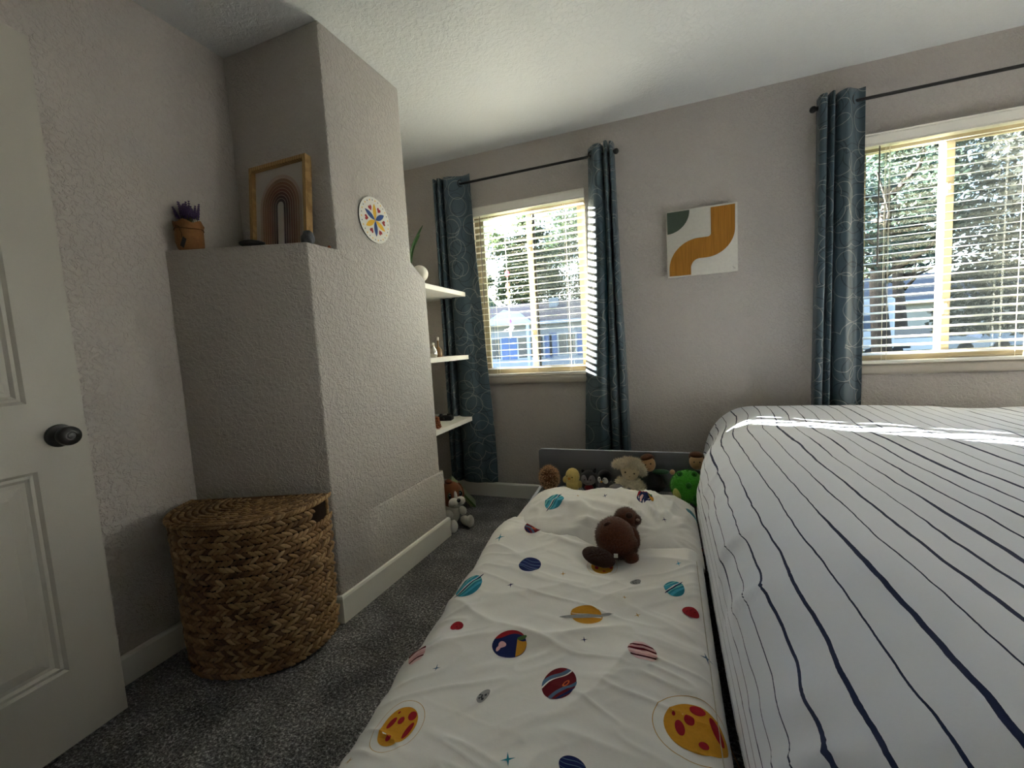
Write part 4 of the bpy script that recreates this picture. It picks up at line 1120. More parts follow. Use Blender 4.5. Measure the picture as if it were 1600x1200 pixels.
U_in = np.concatenate([xin, inn, 1.90 - np.array(xin[::-1])]); U_dr = np.concatenate([xdr, np.zeros(len(inn)), xdr[::-1]])
fin = [q[0] for q in foot]; fdr = [q[1] for q in foot]
vin = np.linspace(.19, 2.20 - .10, 190)[1:]
hd = np.linspace(2.10, 2.20, 12)[1:]
V_in = np.concatenate([fin, vin, hd]); V_dr = np.concatenate([fdr, np.zeros(len(vin)), .10 * (1 - np.sqrt(np.clip(1 - ((hd - 2.10) / .1005) ** 2, 0, 1)))])
def arclen(a, b): return np.concatenate([[0], np.cumsum(np.hypot(np.diff(a), np.diff(b)))])
UA, VA = arclen(U_in, U_dr), arclen(V_in, V_dr)
XI, YI = np.meshgrid(U_in, V_in); XD, YD = np.meshgrid(U_dr, V_dr)
Yb = .36 + YI * (2.275 / 2.20)
edge = .128 + .085 * sstep(1.85, 2.45, Yb)
Xb = edge + XI * (1 - (edge - .128) / 1.9)
D = np.maximum(XD, YD) + .35 * np.minimum(XD, YD)
Zb_ = .700 + .012 * (fbm(Xb * 2.2, Yb * 2.2, 7) - .5) - .010 * sstep(.9, 1.5, Xb) * sstep(1.8, 2.6, Yb)
flatk = np.clip(1 - D / .12, 0, 1)
Zb_ = Zb_ + .008 * (ridge(Xb * 2.6 + Yb * .6, Yb * 1.4, 3, 2) - .4) * flatk
Zb_ = np.maximum(Zb_ - D, .235)
sidek = sstep(.10, .3, XD); ff = fbm(Yb * 6.0, Zb_ * 1.2, 41) - .5
Xb = Xb + np.where(XI < .95, 1, -1) * (-.020 * ff + .004 * np.sin(Yb * 21)) * sidek
Xb = np.where(XI < .95, np.maximum(Xb, .1265), Xb)
Xb = Xb + np.where(XI < .95, -1, 1) * .018 * (ridge(Yb * 7 + Zb_ * 5, Zb_ * 2, 61, 3) - .3) * sstep(.02, .12, XD) * (1 - sstep(.5, 1.0, (Yb - .4) / 1.4) * .6)
Xb = np.where(XI < .95, np.maximum(Xb, .1265), Xb)
footk = sstep(.08, .3, YD); Yb2 = Yb - .02 * (fbm(Xb * 7, Zb_ * 2, 81) - .5) * footk
UVb = np.stack([np.broadcast_to(UA, XI.shape) + .012, np.broadcast_to(VA[:, None], XI.shape)], 2)
sd = mk('striped_duvet', MB().grid(np.stack([Xb, Yb2, Zb_], 2)), M_STRIPE, smooth=True, uv=UVb.reshape(-1, 2))
tag(sd, 'white duvet with wavering navy pinstripes draped over the big bed', 'duvet')
md = sd.modifiers.new('thickness', 'SOLIDIFY'); md.thickness = .006; md.offset = -1

# ================================================================== PLUSH TOYS
def fz(name, rgb, var=.18): return plain('plush_' + name, rgb, .95, .05, var, 160, bump=(420, .0022), sheen=.25)
M_EYE = plain('bead_black', (10, 10, 11), .15, .6, 0)
def part(root, name, balls, mat, furn=0, flen=.006, fw=.0012, seed=1, seg=18, rings=12, droop=.2, curl=.5, furmat=None, parent=None):
    mb = MB()
    for b in balls: mb.ball(b[0], b[1], b[2] if len(b) > 2 else (0, 0, 0), seg, rings)
    o = mk(name, mb, mat, parent or root, smooth=True, world=False)
    if furn:
        P, N = [], []
        for k, b in enumerate(balls):
            p, n = ball_pts(b[0], b[1], b[2] if len(b) > 2 else (0, 0, 0), furn // len(balls), seed + k); P += p; N += n
        f = mk('fur', fur(P, N, flen, fw, droop, seed, curl), furmat or mat, o, world=False)
    return o
def dots(root, pts, r, mat=None, name='eye'):
    for p in pts: mk(name, MB().ball(p, r, seg=10, rings=8), mat or M_EYE, root, smooth=True, world=False)
ZM = .2515
TOYS = 'soft toys along the headboard'
# hedgehog, seen from behind
t = thing('plush_hedgehog', 'speckled brown fuzzy plush hedgehog at the end of the headboard', 'plush toy', (-.655, 2.33, ZM), group=TOYS)
hb = fz('hedgehog', (104, 70, 48), .4)
part(t, 'body', [((0, 0, .062), (.056, .055, .066))], hb, 1500, .015, .0040, 3, droop=.1, curl=.35, furmat=fz('hedgehog_tip', (198, 158, 122), .7))
part(t, 'snout', [((0, .052, .045), (.024, .03, .024))], fz('tan', (190, 156, 116)))
# chick
t = thing('plush_chick', 'pale yellow plush chick beside the hedgehog', 'plush toy', (-.512, 2.325, ZM), (0, 0, -.25), group=TOYS)
yl = fz('chick', (206, 184, 112), .12)
part(t, 'body', [((0, 0, .035), (.042, .038, .038))], yl, 500, .004, .0012, 5)
part(t, 'head', [((0, -.004, .082), (.041, .039, .047))], yl, 800, .004, .0012, 6)
part(t, 'wing', [((-.045, -.006, .058), (.017, .014, .022), (0, .5, 0))], yl); part(t, 'wing', [((.044, -.004, .04), (.013, .012, .022))], yl)
part(t, 'beak', [((-.003, -.043, .078), (.009, .009, .007))], fz('beak', (196, 140, 60)))
dots(t, [(-.019, -.036, .088), (.014, -.039, .086)], .0036)
# grey-faced caped toy
t = thing('plush_bat', 'small plush toy with grey face, black hood and dark red bib', 'plush toy', (-.420, 2.325, ZM), group=TOYS)
bk = fz('black', (26, 25, 28), .2); gy = fz('grey', (112, 108, 112), .12)
part(t, 'body', [((0, 0, .030), (.042, .036, .036))], bk)
part(t, 'head', [((0, 0, .078), (.047, .042, .042))], bk, 600, .003, .001, 8)
part(t, 'face', [((-.017, -.017, .074), (.024, .030, .030)), ((.017, -.017, .074), (.024, .030, .030)), ((0, -.019, .060), (.030, .028, .022))], gy)
part(t, 'ear', [((.034, .002, .116), (.010, .008, .018), (0, .35, 0))], bk); part(t, 'ear', [((-.032, .002, .112), (.010, .008, .014), (0, -.35, 0))], bk)
part(t, 'bib', [((.004, -.030, .028), (.026, .012, .020))], fz('bib', (104, 26, 34)))
dots(t, [(-.016, -.045, .078), (.017, -.045, .078)], .0036)
mk('mouth', MB().tube([(-.010, -.045, .062), (0, -.0475, .058), (.010, -.045, .062)], .0009, 5), M_EYE, t, world=False)
# penguin
t = thing('plush_penguin', 'small black and white plush penguin next to the lamb', 'plush toy', (-.330, 2.330, ZM), (0, 0, -.35), group=TOYS)
part(t, 'body', [((0, 0, .034), (.040, .036, .040))], gy); part(t, 'head', [((0, 0, .084), (.041, .039, .041))], bk, 500, .003, .001, 9)
part(t, 'face_patch', [((-.014, -.022, .076), (.017, .020, .022), (0, .2, 0)), ((.014, -.022, .076), (.017, .020, .022), (0, -.2, 0))], fz('white', (206, 204, 198), .06))
part(t, 'wing', [((-.042, -.004, .048), (.013, .018, .026), (0, .5, 0))], gy); part(t, 'wing', [((.042, -.004, .045), (.013, .018, .026), (0, -.5, 0))], gy)
part(t, 'beak', [((0, -.043, .068), (.007, .009, .005))], fz('beak', (196, 140, 60))); dots(t, [(-.013, -.041, .083), (.013, -.041, .083)], .0034)
# grey lying toy
t = thing('plush_elephant', 'grey plush toy lying low between penguin and lamb', 'plush toy', (-.262, 2.265, ZM), group=TOYS)
part(t, 'body', [((0, 0, .034), (.045, .034, .034), (0, 0, .2))], gy, 300, .003, .001, 12)
part(t, 'leg', [((-.040, -.012, .026), (.024, .022, .024))], gy); part(t, 'leg', [((.036, -.016, .028), (.024, .022, .026))], gy); part(t, 'tail', [((.06, .0, .040), (.018, .008, .008), (0, -.4, 0))], gy)
# lamb
t = thing('plush_lamb', 'fluffy cream plush lamb with floppy ears sitting by the headboard', 'plush toy', (-.190, 2.320, ZM), group=TOYS)
wl = fz('wool', (228, 218, 198), .12); fc = fz('lamb_face', (200, 184, 154), .08)
part(t, 'body', [((0, 0, .045), (.052, .044, .052))], wl, 1500, .020, .0050, 15, curl=.9)
part(t, 'arm', [((-.055, -.018, .070), (.017, .016, .026), (0, .6, 0))], wl, 450, .018, .0046, 16, curl=.9)
part(t, 'arm', [((.054, -.022, .055), (.017, .016, .028), (0, -.5, 0))], wl, 450, .018, .0046, 17, curl=.9)
part(t, 'head', [((0, -.006, .130), (.050, .044, .050))], fc, 500, .004, .0012, 18)
part(t, 'fleece', [((0, .012, .160), (.052, .046, .030)), ((-.018, -.006, .175), (.030, .034, .018)), ((.020, -.008, .172), (.030, .034, .018))], wl, 2400, .024, .0055, 19, curl=.9)
part(t, 'ear', [((-.062, .004, .166), (.026, .013, .015), (0, -.25, 0))], wl, 700, .022, .0050, 20, curl=.9)
part(t, 'ear', [((.060, .000, .140), (.014, .013, .030), (0, -.35, 0))], wl, 700, .022, .0050, 21, curl=.9)
dots(t, [(-.022, -.045, .134), (.024, -.045, .128)], .0042)
mk('nose', MB().tube([(-.005, -.050, .116), (0, -.051, .113), (.005, -.050, .116)], .0010, 5), plain('thread_brown', (110, 84, 62), .9, .1, 0), t, world=False)
mk('nose', MB().tube([(0, -.051, .113), (0, -.050, .107)], .0010, 5), plain('thread_brown', (110, 84, 62)), t, world=False)
# two plain rag dolls
skin = fz('doll_skin', (196, 154, 116), .05); hair = fz('doll_hair', (92, 58, 40), .2)
def doll(label, loc, rot, shirt, hh, arm):
    t = thing('rag_doll', label, 'doll', loc, rot, group=TOYS)
    part(t, 'body', [((0, 0, hh * .36), (.050, .034, hh * .36)), ((0, 0, .03), (.055, .040, .03))], bk)
    part(t, 'head', [((0, -.004, hh), (.037, .035, .046))], skin)
    part(t, 'hair', [((0, .008, hh + .020), (.0395, .034, .032)), ((0, -.002, hh + .034), (.036, .034, .018))], hair)
    a = part(t, 'arm', [((arm[0] * .5, -.012, hh * .72 + arm[1] * .5), (.045, .015, .015), (0, -math.atan2(arm[1], arm[0]), 0))], shirt)
    part(t, 'hand', [((arm[0] * 1.08, -.014, hh * .72 + arm[1] * 1.08), (.014, .013, .014))], skin, parent=a)
    dots(t, [(-.014, -.036, hh + .003), (.014, -.036, hh + .003)], .0038)
    mk('mouth', MB().tube([(-.009, -.0365, hh - .020), (0, -.0375, hh - .023), (.009, -.0365, hh - .020)], .0009, 5), plain('thread_brown', (110, 84, 62)), t, world=False)
    return t
doll('plain rag doll with brown hair and green sleeve leaning behind the lamb', (-.052, 2.370, ZM), (0, -.26, 0), fz('sleeve_green', (50, 84, 60)), .168, (.100, -.022))
doll('plain rag doll with brown hair peeking over the green ball', (.150, 2.385, ZM), (0, 0, 0), fz('sleeve_blue', (44, 66, 104)), .180, (-.085, -.09))
# green round plush
t = thing('green_round_plush', 'bright green round fuzzy plush wedged beside the striped duvet', 'plush toy', (.098, 2.255, ZM), (0, 0, .05), group=TOYS)
gr = fz('green', (66, 150, 46), .25); grd = fz('green_dark', (48, 118, 40), .2)
part(t, 'body', [((0, 0, .082), (.083, .080, .082))], gr, 3600, .007, .0022, 25, seg=26, rings=18)
part(t, 'belly', [((-.052, -.048, .058), (.026, .022, .032), (0, 0, .4))], fz('cream_green', (166, 168, 92)))
for x in (-.040, .030):
    e = part(t, 'eye_bump', [((x, -.034, .158), (.015, .014, .014))], grd); dots(e, [(x - .004, -.047, .160)], .0042)
part(t, 'snout', [((-.002, -.080, .112), (.014, .012, .016))], grd)
part(t, 'arm', [((.034, -.066, .040), (.018, .016, .026), (0, -.3, 0))], grd); part(t, 'foot', [((.040, -.062, .016), (.026, .022, .016))], grd)
# beaver
BZ = float(duvet_z(-.20, 1.43)) - .010
t = thing('plush_beaver', 'dark brown plush beaver with a quilted flat tail lying on the planet duvet', 'plush toy', (-.188, 1.535, BZ + .012), (0, 0, .12))
t.scale = (.90, .90, .86)
bv = fz('beaver', (86, 50, 34), .25); bvd = fz('beaver_tail', (66, 42, 34), .15)
part(t, 'body', [((0, 0, .082), (.082, .086, .084)), ((.012, -.012, .06), (.080, .078, .062))], bv, 5200, .008, .0013, 31, seg=26, rings=18)
part(t, 'head', [((.048, .062, .140), (.050, .052, .046)), ((.064, .060, .128), (.032, .040, .038))], bv, 2200, .008, .0013, 33)
part(t, 'muzzle', [((.088, .050, .140), (.022, .026, .024))], fz('beaver_muzzle', (74, 44, 30), .2), 300, .005, .0012, 36)
mk('nose', MB().ball((.094, .026, .150), (.008, .006, .006), seg=10, rings=8), plain('nose_pale', (150, 128, 112), .5, .3, 0), t, smooth=True, world=False)
part(t, 'ear', [((-.028, -.030, .150), (.018, .008, .014), (.4, 0, .5))], bvd); part(t, 'ear', [((.060, .010, .176), (.015, .010, .013))], bvd)
part(t, 'arm', [((.076, .010, .080), (.022, .026, .048), (0, -.2, 0))], bv, 600, .007, .0013, 37)
part(t, 'foot', [((.058, -.068, .028), (.030, .026, .026))], bv, 700, .007, .0013, 38); part(t, 'foot', [((-.030, .08, .022), (.03, .026, .022))], bv)
# tail: flat paddle with quilting ridges
tl = MB(); P = np.zeros((22, 40, 3))
Rt = Matrix.Translation((-.068, -.098, .040)) @ Euler((.42, .10, -.55)).to_matrix().to_4x4()
for i in range(22):
    a = PI * i / 21
    for j in range(40):
        b = 2 * PI * j / 40; x = .073 * math.sin(a) * math.cos(b); y = .042 * math.sin(a) * math.sin(b); z = .018 * math.cos(a)
        q = min(abs(((x + y * 1.2) / .021) % 1 - .5), abs(((x - y * 1.2) / .021) % 1 - .5)) * 2
        z *= .40 + .60 * min(1, q * 2.0)
        P[i, j] = Rt @ Vector((x, y, z))
mk('tail', tl.grid(P, closed_u=True), bvd, t, smooth=True, world=False)
mk('label_tag', MB().rbox(-.008, .008, -.0008, .0008, -.009, .009, .0004, 1, mat=Matrix.Translation((.000, -.100, .050))), plain('tag_white', (200, 196, 188), .7, .2, 0), t, world=False)

# dog and books on the floor of the alcove
t = thing('plush_puppy', 'brown and white plush puppy sitting on the carpet beside the chimney', 'plush toy', (-1.278, 2.250, 0), (0, 0, .95))
br = fz('puppy_brown', (120, 72, 44), .15); wh = fz('puppy_white', (204, 200, 192), .06)
part(t, 'body', [((0, .02, .070), (.056, .058, .072))], wh)
part(t, 'head', [((0, 0, .200), (.074, .068, .080))], br, 1400, .003, .001, 41, seg=24, rings=16)
part(t, 'blaze', [((.0, -.060, .205), (.013, .016, .034), (-.25, 0, 0))], wh)
mz = part(t, 'muzzle', [((-.022, -.078, .172), (.031, .030, .027), (0, 0, .25)), ((.024, -.078, .172), (.031, .030, .027), (0, 0, -.25)), ((0, -.055, .152), (.045, .034, .024))], wh)
mk('nose', MB().ball((0, -.106, .188), (.013, .010, .012), seg=14, rings=10), M_EYE, mz, smooth=True, world=False)
dots(mz, [(-.030, -.106, .166), (-.024, -.108, .160), (-.036, -.102, .160)], .0018, name='whisker_dot')
for x in (-.034, .036):
    e = mk('eye', MB().ball((x, -.054, .208), (.017, .011, .022), (0, 0, .5 if x < 0 else -.5), seg=16, rings=10), plain('eye_green', (112, 128, 72), .3, .5, 0), t, smooth=True, world=False)
    mk('pupil', MB().ball((x, -.0585, .209), (.0135, .009, .018), (0, 0, .5 if x < 0 else -.5), seg=14, rings=10), M_EYE, e, smooth=True, world=False)
    mk('glint', MB().ball((x - .004, -.067, .217), .0035, seg=8, rings=6), plain('glint_white', (236, 236, 236), .3, .5, 0), e, smooth=True, world=False)
    part(t, 'ear', [((x * 2.1, .012, .205), (.016, .030, .052), (0, .25 if x < 0 else -.25, 0))], br)
    part(t, 'arm', [((x * 1.35, -.052, .095), (.024, .034, .026), (.3, 0, 0))], wh)
    l = part(t, 'leg', [((x * 1.5, -.075, .034), (.026, .055, .030))], wh)
    part(t, 'paw', [((x * 1.6, -.125, .046), (.027, .020, .040))], wh, parent=l)
part(t, 'hair_tuft', [((-.01, .0, .282), (.022, .03, .014))], br)
def book(label, x0, y0, lean, w_, d, th, cover, cat='book', off=0):
    """book leaning to -x: foot at (x0, y0), cover slopes up and away."""
    r = thing('leaning_book', label, cat, (x0, y0, .001), (0, lean, .47), group='books leaning in the alcove')
    C = plain('cover_' + cover[0], cover[1], .5, .4, .04)
    for a, b in ((0, .0025), (th - .0025, th)): mk('cover', MB().box(a, b, 0, d, 0, w_), C, r, world=False)
    mk('spine', MB().box(.0025, th - .0025, 0, .0022, 0, w_), plain('spine_' + cover[0], cover[2], .5, .4, .04), r, world=False)
    mk('page_block', MB().box(.0026, th - .0026, .0024, d - .004, .003, w_ - .003), plain('paper_block', (206, 198, 176), .9, .1, .05), r, world=False)
    return r
book('green spined hardback leaning over the puppy', -1.262, 2.535, -.665, .255, .115, .016, ('green', (128, 142, 108), (86, 120, 58)))
book('cream covered book leaning under the green spined book', -1.287, 2.540, -.665, .235, .105, .013, ('cream', (186, 170, 132), (120, 136, 92)))

# ================================================================== OUTDOORS
GZ = -.55
M_GRASS = plain('lawn', (58, 72, 36), .95, .05, .3, 3, bump=(40, .02))
M_ROAD = plain('asphalt', (66, 66, 70), .9, .1, .1, 5)
M_BARK = plain('bark_mulch', (92, 66, 52), .95, .05, .3, 14, bump=(30, .03))
def ground(name, x0, x1, y0, y1, z, mat, label, cat):
    return struct(name, MB().box(x0, x1, y0, y1, z - .12, z), mat, label, cat)
ground('ground_lawn', -60, 70, YO + .02, 17.0, GZ, M_GRASS, 'grass of the front yard outside the windows', 'lawn')
ground('ground_mulch', 3.0, 16, 7.5, 13.0, GZ + .13, M_BARK, 'reddish bark mulch bed outside', 'mulch')
ground('road', -80, 90, 17.0, 22.5, GZ - .04, M_ROAD, 'grey street running past the house', 'road')
ground('ground_verge', -80, 90, 22.5, 90, GZ, M_GRASS, 'grass verge across the street', 'lawn')
# unseen rise, added to keep the low sun off the far side
hp = np.zeros((26, 30, 3))
for i in range(26):
    for j in range(30):
        a, b = i / 25, j / 29; yy = 30 + 75 * b; xx = -44 + 17 * a - .12 * (yy - 30)
        hp[i, j] = (xx, yy, GZ - .2 + 17 * math.sin(PI * a) ** .8 * min(1, (b * 9) ** .7) * (1 - .15 * vn(a * 9, b * 14, 3)))
struct('hill', MB().grid(hp), plain('shade_hill_scrub', (52, 62, 44), .95, .05, .4, .4), 'wooded rise down the street', 'hill', smooth=True)
# houses across the street
def house(label, x0, x1, y0, y1, eave, ridge, wall, roof, wins, pipe=None, gable=None, cat='house'):
    r = thing('house', label, cat, ((x0 + x1) / 2, y0, GZ))
    mk('wall', MB().box(x0, x1, y0, y1, GZ, eave), wall, r)
    ym = (y0 + y1) / 2; o = .55
    rf = MB(); V = [(x0 - o, y0 - o, eave - .1), (x1 + o, y0 - o, eave - .1), (x1 + o, y1 + o, eave - .1), (x0 - o, y1 + o, eave - .1), (x0 - o, ym, ridge), (x1 + o, ym, ridge)]
    V2 = [(a, b, c + .16) for a, b, c in V]
    rf.add(V + V2, [(0, 1, 5, 4), (3, 4, 5, 2), (6, 10, 11, 7), (9, 8, 11, 10), (0, 6, 7, 1), (2, 8, 9, 3), (0, 4, 10, 6), (4, 3, 9, 10), (1, 7, 11, 5), (5, 11, 8, 2)])
    rf.add([(x0, y0, eave), (x0, y1, eave), (x0, ym, ridge - .02), (x1, y0, eave), (x1, y1, eave), (x1, ym, ridge - .02)], [(0, 1, 2), (3, 5, 4)])
    ro = mk('roof', rf, roof, r)
    mk('fascia', MB().box(x0 - o, x1 + o, y0 - o - .04, y0 - o - .005, eave - .14, eave + .06), plain('fascia', (164, 170, 182), .6, .3, .02), ro)
    fw = plain('house_trim', (160, 164, 172), .6, .3, .02); gl = plain('house_glass', (52, 60, 72), .1, .6, .05); sh = plain('shutter_blue', (84, 104, 150), .6, .3, .03)
    for (xc, zc, wd, ht, shut) in wins:
        f = mk('window', MB().box(xc - wd / 2 - .08, xc + wd / 2 + .08, y0 - .05, y0 - .001, zc - ht / 2 - .08, zc + ht / 2 + .08), fw, r)
        for s in (-1, 1): mk('pane', MB().box(xc + s * wd / 4 - wd / 4 + .02, xc + s * wd / 4 + wd / 4 - .02, y0 - .065, y0 - .051, zc - ht / 2, zc + ht / 2), gl, f)
        if shut:
            for s in (-1, 1): mk('shutter', MB().box(xc + s * (wd / 2 + .34) - .24, xc + s * (wd / 2 + .34) + .24, y0 - .05, y0 - .001, zc - ht / 2 - .08, zc + ht / 2 + .08), sh, r)
    if pipe: mk('chimney', MB().box(pipe[0] - .28, pipe[0] + .28, ym - 1.6, ym - 1.0, eave, pipe[1]), plain('chimney_white', (138, 142, 150), .6, .3, .02), ro)
    if gable:
        a, b, h = gable; g = MB().add([(a, y0 - 1.6, eave - .05), (b, y0 - 1.6, eave - .05), ((a + b) / 2, y0 - 1.6, eave + h), (a, ym - 1, eave - .05), (b, ym - 1, eave - .05), ((a + b) / 2, ym - 1, eave + h)], [(0, 1, 2), (0, 2, 5, 3), (1, 4, 5, 2)])
        mk('porch_gable', g, fw, r)
        for x in (a + .2, b - .2): mk('porch_post', MB().box(x - .08, x + .08, y0 - 1.5, y0 - 1.34, GZ, eave - .05), fw, r)
    return r
W_BL = plain('siding_blue', (146, 150, 162), .8, .2, .04, 2); W_TN = plain('siding_tan', (140, 136, 128), .8, .2, .04, 2)
R_BR = plain('shingle_brown', (100, 90, 90), .9, .1, .12, 6); R_GY = plain('shingle_grey', (68, 70, 76), .9, .1, .12, 6)
house('pale blue ranch house with blue shutters across the street', -15.5, -1.5, 26, 34, 2.55, 4.1, W_BL, R_BR, [(-10.8, 1.0, 1.2, 1.3, True), (-8.1, 1.0, 1.7, 1.3, True), (-5.7, 1.1, 1.1, 1.3, True), (-3.4, 1.1, 1.1, 1.3, True)], pipe=(-7.1, 4.3), gable=(-10.9, -7.6, .85))
house('tan house behind trees across the street', 9, 22, 34, 42, 2.5, 4.4, W_TN, R_GY, [(13.5, 1.0, 1.5, 1.2, False), (17.5, 1.0, 1.5, 1.2, False)])

def tree(label, x, y, h, cr, n, col, seed, trunk=.16, zlo=.35, leaf=.22, shape='round', name='leafy_tree'):
    r = thing(name, label, 'tree', (x, y, GZ), group='trees outside the windows'); rd = random.Random(seed)
    bark = plain('bark', (62, 56, 52), .95, .05, .25, 8); tb = MB()
    tb.tube([(0, 0, 0), (.04 * h * rd.uniform(-1, 1), 0, h * .3), (.05 * h * rd.uniform(-1, 1), 0, h * .62)], [trunk * 1.25, trunk * .9, trunk * .45], 10)
    mk('trunk', tb, bark, r, smooth=True, world=False)
    bmb = MB(); ends = []
    nb = 16 if shape == 'round' else 0
    for i in range(nb):
        a = 2 * PI * i / nb + rd.uniform(-.3, .3); z0_ = h * rd.uniform(zlo * .8, .6); L = cr * rd.uniform(.6, 1.0); z1_ = z0_ + L * rd.uniform(.25, .8)
        e = Vector((L * math.cos(a), L * math.sin(a), z1_)); m_ = Vector((L * .5 * math.cos(a + .2), L * .5 * math.sin(a + .2), z0_ + (z1_ - z0_) * .35))
        bmb.tube([(0, 0, z0_), m_, e], [trunk * .42, trunk * .25, trunk * .08], 6); ends.append(e)
    if nb: mk('branches', bmb, bark, r, smooth=True, world=False)
    V, Fc = [], []
    cl = []
    if shape == 'round':
        for _ in range(46):
            q = Vector((rd.gauss(0, 1), rd.gauss(0, 1), rd.gauss(0, 1))).normalized() * rd.uniform(.45, 1)
            cl.append((Vector((q.x * cr, q.y * cr, h * (zlo + 1) / 2 + q.z * h * (1 - zlo) / 2)), cr * rd.uniform(.20, .36)))
    for i in range(n):
        if shape == 'round':
            c, rad = rd.choice(cl); p = c + Vector((rd.gauss(0, .5), rd.gauss(0, .5), rd.gauss(0, .42))) * rad
        else:
            zz = rd.random() ** 1.3; rr_ = cr * (1 - zz) ** .8 * math.sqrt(rd.uniform(.25, 1)) + .1; a = rd.uniform(0, 2 * PI)
            zz2 = (math.floor(zz * 14) + rd.random() ** 2) / 14
            p = Vector((rr_ * math.cos(a), rr_ * math.sin(a), h * (zlo + (1 - zlo) * zz2) - rr_ * .18))
        s1 = Vector((rd.gauss(0, 1), rd.gauss(0, 1), rd.gauss(0, .6))).normalized() * leaf * rd.uniform(.6, 1.2)
        s2 = s1.cross(Vector((rd.gauss(0, 1), rd.gauss(0, 1), rd.gauss(0, 1)))).normalized() * leaf * .45
        k = len(V); V += [p - s1 * .5, p + s2 * .5, p + s1 * .5, p - s2 * .5]; Fc.append((k, k + 1, k + 2, k + 3))
    k = NT('leaves_%d' % seed); c = lin(col); k.rough(.7, .25)
    k.col(k.ramp(k.noise(1.3, 3), [(.3, tuple(v * .6 for v in c)), (.7, tuple(min(1, v * 1.35) for v in c))]))
    tr = k.n('ShaderNodeBsdfTranslucent'); tr.inputs[0].default_value = (*[min(1, v * 1.3) for v in c], 1)
    mx = k.n('ShaderNodeMixShader'); mx.inputs[0].default_value = .3
    k.l(k.b.outputs[0], mx.inputs[1]); k.l(tr.outputs[0], mx.inputs[2]); k.l(mx.outputs[0], k.out.inputs[0])
    o = mk('crown', MB().add(V, Fc), k.m, r, world=False); o['kind'] = 'stuff'
    return r
tree('tall leafy tree beyond the porch gable of the blue house', -12.2, 38.5, 13.5, 3.7, 13000, (58, 70, 44), 1, .3, .25, .42)
tree('leafy tree rising behind the roof next to the window bar', -7.6, 48, 19.0, 5.6, 19000, (54, 66, 46), 2, .3, .2, .42)
tree('open branched tree in front of the trailer outside', 8.55, 21.6, 11.5, 3.0, 7500, (48, 60, 50), 3, .28, .33, .26)
tree('bluish leafy tree standing behind the window bar over the big bed', 12.6, 29.6, 14, 3.3, 11000, (42, 56, 54), 4, .26, .30, .30)
tree('dense grey green conifer filling the view above the big bed', 10.0, 15.0, 12.5, 2.75, 26000, (54, 57, 51), 5, .3, .14, .20, 'cone', 'conifer_tree')
tree('distant leafy tree behind the tan house', 17, 49.5, 14, 5.5, 9000, (56, 66, 50), 7, .3, .2, .5)
# vehicles across the street
def car(label, x, y, rgb, L=4.3, cat='car'):
    r = thing('parked_car', label, cat, (x, y, GZ)); W_ = 1.75; paint = plain('car_' + str(rgb[0]), rgb, .25, .6, .0)
    def sect(pts, wf): 
        mb = MB(); n = len(pts); mb.v += [(a, -W_ / 2 * wf, b) for a, b in pts] + [(a, W_ / 2 * wf, b) for a, b in pts]
        mb.f += [tuple(range(n)), tuple(range(2 * n - 1, n - 1, -1))] + [(i, n + i, n + (i + 1) % n, (i + 1) % n) for i in range(n)]; mb.mi += [0] * (n + 2); return mb
    mk('body', sect([(-L / 2, .35), (L / 2, .35), (L / 2, .72), (L / 2 - .9, .92), (-L / 2 + .1, .95), (-L / 2, .75)], 1), paint, r, world=False)
    mk('cabin', sect([(-L / 2 + .3, .93), (L / 2 - 1.15, .93), (L / 2 - 1.75, 1.42), (-L / 2 + .8, 1.44)], .9), plain('car_glass', (58, 70, 88), .1, .6, 0), r, world=False)
    mk('roof', sect([(-L / 2 + .75, 1.43), (L / 2 - 1.72, 1.41), (L / 2 - 1.85, 1.47), (-L / 2 + .9, 1.50)], .88), paint, r, world=False)
    for sx in (-L / 2 + .8, L / 2 - .85):
        for sy in (-1, 1):
            mk('wheel', MB().lathe([(.12, -.1), (.30, -.1), (.32, -.06), (.32, .06), (.30, .1), (.12, .1)], 18, mat=Matrix.Translation((sx, sy * (W_ / 2 - .08), .32)) @ Matrix.Rotation(PI / 2, 4, 'X')), plain('tyre', (28, 28, 30), .8, .2, 0), r, world=False)
    return r
car('white parked car beyond the street trees', 12.2, 27.0, (150, 156, 166))
car('pale blue parked car near the conifer trunk', 16.6, 27.8, (118, 132, 152))
rv = thing('white_trailer', 'white box trailer with a dark window across the street', 'trailer', (9.0, 25.2, GZ))
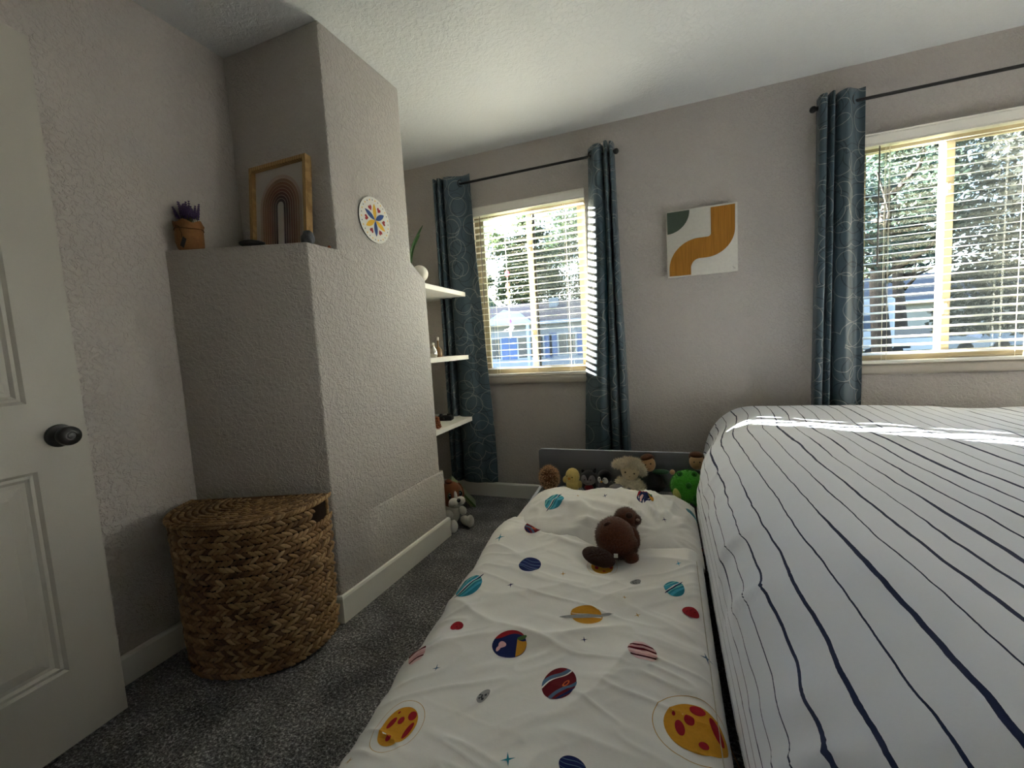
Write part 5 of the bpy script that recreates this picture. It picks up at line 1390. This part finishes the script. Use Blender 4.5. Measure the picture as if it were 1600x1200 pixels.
mk('box', MB().rbox(-2.2, 1.0, -1.1, 1.1, .55, 2.9, .12, 2), plain('trailer_white', (142, 148, 158), .4, .4, .01), rv, world=False)
mk('window', MB().box(-.6, .5, -1.12, -1.101, 1.5, 2.15), plain('car_glass', (58, 70, 88)), rv, world=False)
for sx in (-1.4, .2): mk('wheel', MB().lathe([(.1, -.1), (.32, -.1), (.34, 0), (.32, .1), (.1, .1)], 16, mat=Matrix.Translation((sx, -1.0, .34)) @ Matrix.Rotation(PI / 2, 4, 'X')), plain('tyre', (28, 28, 30)), rv, world=False)
mk('tow_bar', MB().box(1.0, 2.0, -.06, .06, .5, .6), plain('tyre', (28, 28, 30)), rv, world=False)
# wind spinner hanging outside the first window
ws = thing('wind_chime', 'colourful hanging garden chime outside the window', 'wind chime', (-1.20, 3.30, 1.25))
mk('hook', MB().tube([(-1.20, YO + .001, 2.24), (-1.20, 3.1, 2.28), (-1.20, 3.30, 2.26), (-1.20, 3.30, 2.20)], .006, 8), M_BLACK, ws, smooth=True)
mk('string', MB().tube([(-1.20, 3.30, 2.20), (-1.20, 3.30, 1.20)], .0015, 5), plain('blind_cord', (228, 220, 200)), ws)
for z, c, nm in ((1.70, (206, 52, 70), 'red'), (1.60, (214, 92, 60), 'orange'), (1.535, (222, 190, 60), 'yellow'), (1.47, (150, 196, 60), 'lime'), (1.31, (70, 44, 90), 'purple')):
    mk('bead_' + nm, MB().ball((-1.20, 3.30, z), (.018, .008, .026), seg=12, rings=8), plain('bead_' + nm, c, .3, .5, 0), ws, smooth=True)
b = MB().ball((-1.195, 3.30, 1.245), (.022, .012, .016), seg=12, rings=8).ball((-1.175, 3.30, 1.258), .010, seg=10, rings=8).add([(-1.215, 3.30, 1.25), (-1.25, 3.29, 1.235), (-1.25, 3.31, 1.245), (-1.21, 3.305, 1.24)], [(0, 1, 2, 3)]).ball((-1.20, 3.30, 1.20), (.008, .006, .03), seg=8, rings=6)
mk('bird', b, plain('bird_white', (226, 226, 224), .5, .3, 0), ws, smooth=True)
